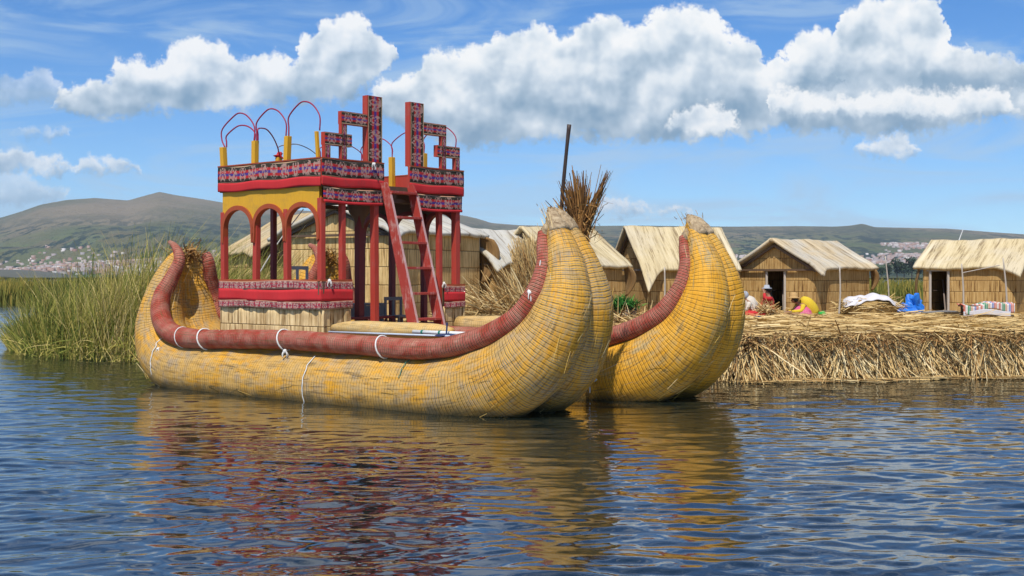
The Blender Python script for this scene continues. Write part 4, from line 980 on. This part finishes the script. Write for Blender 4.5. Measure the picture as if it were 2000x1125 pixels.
# stays and things aboard
def thing(m, name, mat, label, cat_, origin, smooth=False, group=None, **k):
    return tag(m.build(name, M[mat], None, smooth, origin, **k), label, cat_, group)
thing(MB().tube(cat([B(s0-.02, 1.4, 3.6), B(s0-.6, 1.2, 2.9), B(s0-1.2, 1.0, 2.0), B(s0-1.5, .8, 1.3)], 4), .012, 6), 'rope', 'rope', 'white rope slanting down behind the yellow arches', 'rope', B(s0-1.5, .8, 1.3))
mp = [B(-.5, -.38, 1.26), B(0, -.38, 1.27), B(.9, -.39, 1.26), B(1.7, -.40, 1.27), B(2.1, -.41, 1.28), B(2.42, -.42, 1.27)]
thing(MB().tube(cat(mp, 6), cat(np.array([[.09], [.16], [.175], [.17], [.15], [.10]]), 6)[:, 0], 20, lump=.05, flat=.85), 'rolled_mat', 'tanroll', 'rolled tan reed mat lying along the near hull in front of the ladder', 'mat', B(1, -.4, 1.05), True)
bp = [B(-.4, 2.9, 1.22), B(1., 2.92, 1.24), B(2., 2.95, 1.24), B(3.0, 2.98, 1.24)]
thing(MB().tube(cat(bp, 6), .19, 20, lump=.04), 'reed_bundle', 'tanroll', 'tan reed roll on deck right of the cabin, toward the farther hull', 'bundle', B(1.4, 3, .97), True)
thing(MB().tube([B(-.1, -.86, 1.225), B(2.75, -.80, 1.235)], .016, 8), 'metal_pole', 'metal', 'long thin pale metal pole lying on the near red gunwale', 'pole', B(1.3, -.85, 1.2), True)
e = empty('plastic_pipe', B(2.3, -.62, 1.25), 'short white plastic pipe with green rings at the end of the metal pole', 'pipe')
MB().tube([B(1.75, -.62, 1.27), B(3.2, -.62, 1.27)], .035, 10).build('tube', M['white'], e, True)
for s_ in (1.95, 2.35): MB().tube([B(s_, -.62, 1.27), B(s_+.04, -.62, 1.27)], .042, 10).build('ring', M['teal'], e)
thing(MB().blob(B(2.62, -.74, 1.24), (.19, .08, .03), 14, 8, .1, 5).tube([B(2.62, -.74, 1.26), B(2.62, -.72, 1.45)], .014, 6), 'paddle_blade', 'navy', 'small navy blue paddle blade resting on the near red gunwale', 'paddle', B(2.62, -.74, 1.21))
# furniture inside
def chair(s, w_, z, mat, label, back=.62, wd=.5):
    e = empty('chair', B(s, w_, z), label, 'chair')
    MB().box(B(s-.2, w_-wd/2, z+.42), A*.42, Cc*wd, Zv*.035).build('seat', M[mat], e)
    for a in (-.18, .18):
        for c in (-wd/2+.03, wd/2-.03): MB().box(B(s+a-.02, w_+c-.02, z), A*.04, Cc*.04, Zv*.42).build('leg', M[mat], e)
    m = MB()
    for c in (-wd/2+.03, 0, wd/2-.03): m.box(B(s-.22, w_+c-.025, z+.455), A*.03, Cc*.05, Zv*back)
    m.box(B(s-.22, w_-wd/2, z+.455+back), A*.03, Cc*wd, Zv*.07); m.build('backrest', M[mat], e)
chair(-2.3, .45, .96, 'greypaint', 'pale grey wooden chair inside the cabin behind the yellow arches', .92, .55)
chair(-1.5, 2.3, .96, 'greywood', 'dark grey chair inside the cabin behind the ladder', .30, .5)
e = empty('bench', B(-1.6, 1.5, .96), 'red wooden bench inside the cabin behind the ladder foot', 'bench')
MB().box(B(-1.75, .45, 1.36), A*.35, Cc*2.1, Zv*.05).build('seat', M['shaded_red'], e)
for a in (-1.72, -1.48):
    for c in (.5, 1.5, 2.45): MB().box(B(a, c, .96), A*.06, Cc*.06, Zv*.40).build('leg', M['shaded_red'], e)
MB().box(B(-1.52, .5, 1.12), A*.04, Cc*2.0, Zv*.07).build('stretcher', M['shaded_red'], e)
e = empty('table', B(-2.6, 1.9, .96), 'grey board table at the back of the cabin', 'table')
MB().box(B(-3.0, 1.0, 1.60), A*.7, Cc*1.7, Zv*.04).build('top', M['greywood'], e)
MB().box(B(-2.34, 1.02, 1.36), A*.03, Cc*1.66, Zv*.236).build('apron', M['greywood'], e)
for a in (-2.95, -2.42):
    for c in (1.05, 2.6): MB().box(B(a, c, .96), A*.06, Cc*.06, Zv*.64).build('leg', M['greywood'], e)

# dark pole and dried reed bunch at the near prow
pb = at(1092, 470, 20.0); pt = at(1112, 243, 19.8); mid = at(1099, 375, 19.95)
thing(MB().tube(cat([pb, mid, at(1106, 300, 19.85), pt], 5), cat(np.array([[.036], [.033], [.03], [.034]]), 5)[:, 0], 9, lump=.08), 'pole', 'branch', 'thin dark wooden pole standing up behind the nearer prow tip', 'pole', pb, True)
def bunch():
    r = np.random.default_rng(4); parts = []
    base = at(1135, 468, 19.9)
    for (tx, ty, n, sp, L0) in ((1108, 356, 70, .08, .9), (1130, 345, 95, .075, 1.0), (1143, 362, 60, .08, .9), (1096, 384, 60, .07, .75), (1186, 338, 60, .035, 1.0), (1158, 392, 36, .07, .8)):
        tip = at(tx, ty, 19.9); d = tip-base; P = base+r.normal(0, .06, (n, 3)); tgt = tip+r.normal(0, sp, (n, 3))
        D = tgt-P; Ln = np.linalg.norm(D, axis=1)*r.uniform(.65, 1.05, n); D = unit_rows(D)
        parts.append(ribbons(P, D, Ln, r.normal(0, .05, (n, 3)), r.uniform(.012, .03, n), 3, r.beta(1.6, 1.8, n), .45))
    n = 160; P = base+np.array([0, 0, .28])+r.normal(0, 1, (n, 3))*[.16, .12, .22]; D = unit_rows(r.normal(0, 1, (n, 3))*[1, .6, .7])
    parts.append(ribbons(P, D, r.uniform(.08, .25, n), r.normal(0, .04, (n, 3)), np.full(n, .014), 2, r.uniform(.3, 1, n), .5))
    V, Fq, T = join(parts)
    o = mk('reed_bunch', V, Fq, M['bunch'], col=T, origin=base); tag(o, 'upright bunch of dry brown reeds tied behind the nearer prow tip', 'reed bunch')
bunch()

# ------------------------------------------------------------------ things on the island
def straw_stack(name, c, label, cat_, n, fn, mat='straw', wd=(.016, .034), nseg=3, core=None):
    P, D, L, bend, tone = fn(n); V, Fq, T = ribbons(P, D, L, bend, rng.uniform(*wd, n), nseg, tone, .5)
    e = empty(name, c, label, cat_)
    mk('straw', V, Fq, M[mat], e, col=T)
    if core is not None: core.build('core', M['tanstraw'], e, smooth=True)
    return e
def ts(t, p):
    P = gpos(t); n = t.noise(t.vmath('MULTIPLY', P, (4., 6., 22.)), 1., 5, .7, .5); return t.ramp(n, [(.3, (.20, .11, .04)), (.5, (.44, .29, .11)), (.7, (.64, .47, .22))]), (n, .04, .9)
M['tanstraw'] = material('packed_straw', ts, .9, .1)
c = ground(1045, 29.6, 1.0)
def shock(n):
    b = np.array([ground(1062, 29.4, 1.0)]*n)+rng.normal(0, 1, (n, 3))*[.30, .25, .03]
    tip = np.stack([np.interp(rng.uniform(0, 1, n), [0, 1], [.15, .95])-.15, rng.normal(29.6, .3, n), rng.uniform(2.2, 3.15, n)], 1)
    D = tip-b; L = np.linalg.norm(D, axis=1); return b, unit_rows(D), L, rng.normal(0, .08, (n, 3)), rng.beta(2.5, 1.4, n)
straw_stack('straw_shock', c, 'tall sheaf of dry reeds leaning behind the nearer prow', 'straw sheaf', 1100, shock)
def sprawl(n):
    b = np.array([ground(1025, 28.9, 1.05)]*n)+rng.normal(0, 1, (n, 3))*[.45, .25, .06]; a = rng.uniform(.15, 1.5, n)
    D = unit_rows(np.stack([-np.cos(a), rng.normal(-.1, .3, n), np.sin(a)*.8], 1)); L = rng.uniform(.6, 1.7, n)
    return b, D, L, np.stack([-rng.uniform(0, .2, n), np.zeros(n), -rng.uniform(.1, .6, n)], 1), rng.beta(2.5, 1.3, n)
straw_stack('loose_straw_heap', c+[-.6, -.5, 0], 'spiky loose heap of dry reeds spreading left of the nearer prow', 'straw heap', 1000, sprawl)
def lowpile(n):
    x = rng.uniform(-1.5, .9, n); h = .42*np.exp(-((x+.3)/.8)**2); b = np.stack([x-.15, rng.normal(28.9, .35, n), 1.05+rng.uniform(0, 1, n)*h], 1)
    D = unit_rows(np.stack([rng.normal(0, 1, n), rng.normal(0, .5, n), rng.normal(.1, .35, n)], 1)); return b, D, rng.uniform(.2, .7, n), np.zeros((n, 3))-[0, 0, .05], rng.beta(2.2, 1.3, n)
straw_stack('low_straw_pile', c+[-1.2, -.7, 0], 'low tangled straw pile beside the cabin, under the grey roofed small hut', 'straw pile', 1500, lowpile)
def midpile(n):
    x = rng.uniform(2.3, 4.7, n); b = np.stack([x, rng.normal(28.2, .4, n), 1.02+rng.uniform(0, .28, n)], 1)
    D = unit_rows(np.stack([rng.normal(0, 1, n), rng.normal(0, .5, n), rng.normal(.15, .4, n)], 1)); return b, D, rng.uniform(.2, .6, n), np.zeros((n, 3)), rng.beta(2, 1.6, n)
straw_stack('straw_pile', ground(1290, 28.2, 1.0), 'straw tangle on the bank between the two prows', 'straw pile', 900, midpile)
def handful(n):
    x = np.clip(rng.normal(0, .22, n), -.45, .45); b = ground(1492, 34.5, 1.08)+np.stack([x, rng.normal(0, .2, n), rng.uniform(0, .28, n)*np.exp(-(x/.4)**2)], 1)
    D = unit_rows(np.stack([rng.normal(0, 1, n), rng.normal(0, .5, n), rng.normal(.1, .4, n)], 1)); return b, D, rng.uniform(.1, .4, n), np.zeros((n, 3)), rng.beta(2, 1.3, n)
straw_stack('straw_handful', ground(1492, 34.5, 1.05), 'small straw heap in front of the two women by the hut door', 'straw heap', 500, handful)
# green plant on its clod
gp = ground(1216, 28.6, 1.02)
e = empty('potted_plant', gp, 'bright green leafy plant growing on a dark root clod between the prows', 'plant')
MB().blob(gp+[0, 0, .22], (.33, .28, .34), 16, 10, .16, 6, 1.0).build('root_clod', M['soil'], e, smooth=True)
n = 900; P = gp+[0, 0, .5]+rng.normal(0, 1, (n, 3))*[.15, .12, .05]; D = unit_rows(rng.normal(0, 1, (n, 3))*[1, .8, .5]+[0, 0, .7])
V, Fq, T = ribbons(P, D, rng.uniform(.12, .32, n), np.stack([np.zeros(n), np.zeros(n), -rng.uniform(0, .12, n)], 1), rng.uniform(.015, .035, n), 3, rng.uniform(0, 1, n), .1); mk('foliage', V, Fq, M['leaf'], e, col=T)

# straw bale under a white cloth
bc = ground(1697, 35.2, IZ)
e = empty('straw_bale', bc, 'big round straw bale under a white cloth before the hut', 'straw bale')
MB().blob(bc+[0, 0, .22], (.78, .5, .36), 26, 14, .06, 9, IZ-.05).build('core', M['tanstraw'], e, smooth=True)
n = 1500; q = rng.normal(0, 1, (n, 3)); q = unit_rows(q); q[:, 2] = np.abs(q[:, 2]); P = bc+[0, 0, .22]+q*[.78, .5, .36]
D = unit_rows(np.stack([rng.choice([-1, 1], n)*np.ones(n), rng.normal(0, .4, n), rng.normal(0, .25, n)], 1)-q*.2)
V, Fq, T = ribbons(P, D, rng.uniform(.15, .5, n), -q*.08, rng.uniform(.014, .03, n), 2, rng.beta(2, 1.3, n), .5); mk('straw', V, Fq, M['strawtop'], e, col=T)
def cloth(fn, nu, nv, name, mat, label, cat_, org, solid=.012): return tag(MB().grid(fn, nu, nv).build(name, M[mat], None, True, org, solid=solid), label, cat_)
def bale_cloth(u, v):
    x = (u-.5)*1.62; y = (v-.45)*.95; rr = min(1, (x/.84)**2+(y/.56)**2)
    z = .245+.37*math.sqrt(max(0, 1-min(.97, rr)))+.03*math.sin(x*8+y*4)+.02*math.sin(x*17)-.10*math.exp(-((x+.35)/.15)**2)*(y < -.3)
    return bc+[x+.02, y-.02, z+.02], (u*1.7, v)
cloth(bale_cloth, 40, 18, 'white_cloth', 'whitecloth', 'white lilac edged cloth draped over the straw bale', 'cloth', bc+[0, 0, .6])
# blue tarp bundle
tb = ground(1779, 36.4, IZ)
thing(MB().blob(tb+[.12, 0, .26], (.20, .18, .36), 18, 14, .42, 21, IZ-.02).blob(tb+[-.12, -.05, .12], (.24, .2, .22), 16, 12, .45, 22, IZ-.02), 'tarpaulin_bundle', 'bluetarp', 'crumpled bright blue tarpaulin leaning on the rightmost hut', 'tarpaulin', tb)
# stack of long sticks
for i, (a, b, zz) in enumerate(((1782, 1880, .03), (1790, 1872, .07), (1800, 1884, .11))):
    p = ground(a, 34.9-i*.08, IZ+zz); q = ground(b, 35.1-i*.05, IZ+zz+.02)
    thing(MB().tube([p, (p+q)/2+[0, 0, .02], q], [.035, .04, .03], 8), 'long_stick', 'pale_pole' if i == 1 else 'greywood', ['lowest of the three long sticks lying before the rightmost doorway', 'palest middle stick of the three before the rightmost doorway', 'uppermost of the three long sticks before the rightmost doorway'][i], 'stick', p, True, 'long sticks before the rightmost doorway')
# low stand with striped blanket
bb = ground(1925, 34.2, IZ); 
e = empty('low_stand', bb, 'low wooden stand under the striped blanket by the rightmost hut', 'stand')
MB().box(bb+[-.66, -.2, .30], (1.32, 0, 0), (0, .5, 0), (0, 0, .04)).build('top', M['darkwood'], e)
for a in (-.6, .02, .58):
    for b_ in (-.15, .22): MB().box(bb+[a, b_, -.02], (.05, 0, 0), (0, .05, 0), (0, 0, .32)).build('leg', M['darkwood'], e)
def blk(u, v):
    x = (u-.5)*1.42; s_ = v*1.15; hang = max(0, .62-s_)
    y = -.24+max(0, s_-.30)*.62 if s_ > .30 else -.26-.03*math.sin(x*9)
    z = .385+.03*math.sin(x*7+1)+.04*math.sin(x*3.)-(.30-s_)*(.9-.35*math.sin((u)*math.pi)**2) if s_ < .30 else .385+.03*math.sin(x*7+1)+.04*math.sin(x*3.)+.02*math.sin(s_*12)
    return bb+[x, y, z], (u*1.4, v)
cloth(blk, 44, 20, 'striped_blanket', 'blanket', 'red, green and white striped blanket spread over the low stand', 'blanket', bb+[0, 0, .4])
def blk2(u, v):
    x = (u-.5)*1.30-.06; return bb+[x, -.275-.02*math.sin(x*11), .16-v*.15+.07*math.sin(u*math.pi)**2+.01], (u, v)
cloth(blk2, 30, 8, 'white_sheet', 'whitecloth', 'white sheet hanging below the striped blanket', 'sheet', bb+[0, -.27, .1], .01)
# poles standing on the island
POLES = [(1640, 522, 1638, 606, 34.8, 'pale bare pole standing left of the cloth covered straw bale', .028), (1729, 500, 1737, 578, 37.5, 'thin pole standing in the gap between the two right huts', .024),
         (1878, 515, 1881, 605, 34.6, 'knotty pole before the long wall of the rightmost hut', .028), (1959, 504, 1967, 598, 34.8, 'slanting pole behind the right end of the striped blanket', .028),
         (1298, 522, 1295, 600, 35.5, 'pale grey pole before the steep yellow roofed hut', .03)]
for (x0, y0, x1, y1, Y, lab, th) in POLES:
    p = at(x1, y1, Y); p[2] = IZ-.05; q = at(x0, y0, Y)
    thing(MB().tube(cat([p, (p+q)/2+[.03, 0, 0], q], 4), cat(np.array([[th], [th*.9], [th*.7]]), 4)[:, 0], 7, lump=.1), 'standing_pole', 'pale_pole', lab, 'pole', p, True, 'poles standing on the island')
q0, q1 = at(1879, 533, 34.6), at(1952, 518, 34.9)
thing(MB().tube([q0, q1], .014, 6), 'cross_stick', 'pale_pole', 'white stick tied slanting across the knotty pole', 'stick', q0)
p, q = at(1869, 480, 38.6), at(1881, 448, 38.6)
thing(MB().tube([p-[0, 0, .3], p, q], [.02, .018, .010], 6), 'antenna_stick', 'white', 'thin white stick rising from the rightmost roof ridge', 'stick', p)
# dark shoe-like stone and short log
lg = ground(1612, 35.0, IZ+.06)
thing(MB().tube([lg+[-.3, 0, 0], lg+[0, 0, .01], lg+[.42, .03, 0]], [.06, .065, .06], 12, lump=.06), 'rolled_mat', 'tanroll', 'small rolled reed mat on the ground left of the straw bale', 'mat', lg, True)
bk = ground(1477, 33.2, IZ); 
thing(MB().blob(bk+[0, 0, .03], (.16, .09, .06), 14, 8, .1, 31), 'dark_cloth_bundle', 'navy', 'small dark blue bundle lying on the straw near the bank', 'bundle', bk, True)

# ------------------------------------------------------------------ people
def person(name, label, J, seatz, hairc=None):
    """J: joints dict in local metres; one skinned body"""
    org = J['org']; e = empty('person', org, label, 'person')
    V, E, Rr = [], [], []
    def add(p, r, par=None):
        V.append(np.array(p, float)); Rr.append(r)
        if par is not None: E.append((par, len(V)-1))
        return len(V)-1
    pel = add(J['pelvis'], .13); ch = add(J['chest'], .135, pel); nk = add(J['neck'], .05, ch)
    hb = add(J['head']-np.array([0, 0, .05]), .075, nk); hd = add(J['head']+np.array([0, 0, .05]), .085, hb)
    f = J['face']; add(J['head']+f*.085, .018, hb)                      # nose
    for sd_ in (0, 1):
        sh, el, wr = J['arm'][sd_]; a = add(sh, .055, ch); b = add(el, .042, a); c_ = add(wr, .028, b)
        d = unit(wr-el); sdv = unit(np.cross(d, Zv)+1e-3); pm = add(wr+d*.07, .035, c_)
        for k in range(4): k1 = add(wr+d*.11+sdv*(k-1.5)*.02, .009, pm); add(wr+d*(.16+.01*(k in (1, 2)))+sdv*(k-1.5)*.022+[0, 0, -.02], .008, k1)
        t1 = add(wr+d*.05+sdv*.05, .010, c_); add(wr+d*.09+sdv*.065, .009, t1)
        hp, kn, an, to = J['leg'][sd_]; a = add(hp, .085, pel); b = add(kn, .06, a); c_ = add(an, .038, b); add(to, .03, c_)
    me = bpy.data.meshes.new('body'); me.from_pydata([tuple(v) for v in V], E, []); me.materials.append(M['skin'])
    o = bpy.data.objects.new('body', me); COL.objects.link(o); o.parent = e
    for v in me.vertices: pass
    m = o.modifiers.new('skin', 'SKIN'); m.use_smooth_shade = True
    for i, r in enumerate(Rr): me.skin_vertices[0].data[i].radius = (r, r)
    me.skin_vertices[0].data[0].use_root = True
    s_ = o.modifiers.new('sub', 'SUBSURF'); s_.levels = s_.render_levels = 1
    ORG[o.name] = ORG[e.name]
    return e
def sitting(px, Y, face_deg, low=1., lean=0., armup=False, label='', wide=1.):
    org = ground(px, Y, IZ); a = R(face_deg); f = np.array([math.cos(a), math.sin(a), 0]); s_ = np.array([-f[1], f[0], 0]); z = Zv*low
    J = dict(org=org, pelvis=z*.13, chest=z*(.42)+f*(.04+lean*.3), neck=z*.60+f*(.06+lean*.55), head=z*.72+f*(.09+lean*.7), face=f)
    arms = []
    for q in (-1, 1):
        sh = z*.50+s_*q*.17+f*(.05+lean*.4)
        if armup and q == 1: arms.append((sh, z*.52+s_*q*.20+f*.26, z*.68+s_*.10+f*.24))
        else: arms.append((sh, z*.27+s_*q*.22+f*(.14+lean*.4), z*.22+s_*q*.06+f*(.34+lean*.5)))
    J['arm'] = arms
    J['leg'] = [(z*.12+s_*q*.09+f*.05, z*.16+s_*q*.20+f*.42, z*.06+s_*q*.14+f*.70, z*.05+s_*q*.15+f*.82) for q in (-1, 1)]
    return person('person', label, J, 0), J, f, s_, org
def garment(e, name, pts, rad, mat, n=16, flat=1., lump=.06, seed=1):
    org = ORG[e.name]; MB().tube(cat([org+np.array(p) for p in pts], 3), cat(np.array(rad)[:, None], 3)[:, 0], n, lump=lump, flat=flat, seed=seed).build(name, M[mat], e, smooth=True)
# woman in red by the door, hands raised to her face
e, J, f, s_, org = sitting(1503, 35.2, 200, armup=True, label='person in red seated by the hut door, one hand raised to a grey hat')
garment(e, 'red_top', [Zv*.12, Zv*.30+f*.03, Zv*.48+f*.05, Zv*.58+f*.06], [.17, .165, .16, .06], 'redcloth')
garment(e, 'skirt', [Zv*.02+f*.1, Zv*.10+f*.1, Zv*.22+f*.05], [.33, .30, .16], 'redcloth')
for q, (a0, b0, c0) in enumerate(J['arm']): garment(e, 'sleeve', [a0, b0, b0+(c0-b0)*.8], [.07, .055, .042], 'redcloth', 10)
MB().blob(org+J['head']+Zv*.035-f*.05, (.10, .10, .105), 14, 10, .03, 2).tube(cat([org+J['head']-f*.08, org+J['neck']-f*.12, org+Zv*.38-f*.15], 3), .03, 8).build('hair', M['hair'], e, smooth=True)
MB().tube([org+J['head']+Zv*.07, org+J['head']+Zv*.09, org+J['head']+Zv*.10, org+J['head']+Zv*.18], [.15, .15, .09, .07], 16).build('hat', M['greycloth'], e, smooth=True)
# bent person with grey headscarf and cream shawl
e, J, f, s_, org = sitting(1472, 34.9, 185, low=.80, lean=.30, label='person with a pale grey head covering and cream shawl, left of the woman in red')
garment(e, 'shawl', [Zv*.10, Zv*.28+f*.06, Zv*.46+f*.13, Zv*.57+f*.18], [.20, .20, .17, .07], 'creamcloth')
garment(e, 'skirt', [Zv*.02+f*.1, Zv*.10+f*.1, Zv*.2+f*.05], [.36, .32, .17], 'redcloth')
for a0, b0, c0 in J['arm']: garment(e, 'sleeve', [a0, b0, b0+(c0-b0)*.8], [.07, .055, .042], 'creamcloth', 10)
MB().blob(org+J['head']+Zv*.035-f*.04, (.115, .115, .12), 14, 10, .04, 5).build('head_scarf', M['greycloth'], e, smooth=True)
# person in yellow with a straw hat, bent over the work
e, J, f, s_, org = sitting(1580, 34.8, 195, low=.66, lean=.55, label='person in yellow bending forward under a wide straw hat before the hut')
garment(e, 'yellow_shawl', [Zv*.08-f*.12, Zv*.24-f*.02, Zv*.42+f*.12, Zv*.52+f*.22], [.20, .22, .19, .09], 'yellowcloth')
for k in (-.10, .0): MB().tube(cat([org+Zv*(.50-.0)+f*(.16+k*.3)+s_*(.12+k), org+Zv*.36-f*(.02)+s_*(.18+k), org+Zv*.20-f*.16+s_*(.16+k)], 3), .014, 6).build('black_stripe', M['hair'], e)
garment(e, 'skirt', [Zv*.02+f*.16, Zv*.09+f*.14, Zv*.18+f*.02], [.36, .32, .18], 'pinkcloth')
for a0, b0, c0 in J['arm']: garment(e, 'sleeve', [a0, b0, b0+(c0-b0)*.85], [.07, .058, .045], 'yellowcloth', 10)
hc = org+J['head']+Zv*.07
MB().tube([hc-Zv*.02, hc, hc+Zv*.01, hc+Zv*.05, hc+Zv*.13, hc+Zv*.15], [.19, .20, .11, .10, .085, .04], 20, lump=.03).build('straw_hat', M['strawhat'], e, smooth=True)
MB().blob(org+J['head']-f*.045+Zv*.02, (.095, .095, .10), 12, 8, .03, 6).build('hair', M['hair'], e, smooth=True)
gc = ground(1606, 34.7, IZ); thing(MB().blob(gc+[0, 0, .05], (.14, .1, .09), 14, 9, .25, 12), 'green_cloth', 'greencloth', 'crumpled green cloth beside the person in yellow', 'cloth', gc, True)
rc = ground(1463, 34.3, IZ); thing(MB().blob(rc+[0, 0, .06], (.5, .2, .11), 20, 9, .2, 15), 'red_cloth', 'redcloth', 'red cloth spread on the ground before the seated person in cream', 'cloth', rc, True)

# ------------------------------------------------------------------ air
hz = MB().box((-8900, -300, -4.2), (17800, 0, 0), (0, 8900, 0), (0, 0, 520))
hm = bpy.data.materials.new('haze'); hm.use_nodes = True; hn = hm.node_tree; hn.nodes.clear()
ho = hn.nodes.new('ShaderNodeOutputMaterial'); pv = hn.nodes.new('ShaderNodeVolumePrincipled')
pv.inputs['Color'].default_value = (.72, .84, 1., 1); pv.inputs['Density'].default_value = 6.5e-5; pv.inputs['Anisotropy'].default_value = 0.
hn.links.new(pv.outputs[0], ho.inputs['Volume'])
tag(hz.build('haze', hm), kind='stuff')
c_ = S.cycles
c_.max_bounces = 6; c_.diffuse_bounces = 2; c_.glossy_bounces = 3; c_.transmission_bounces = 2; c_.volume_bounces = 0
W.cycles.sampling_method = 'MANUAL'; W.cycles.sample_map_resolution = 512
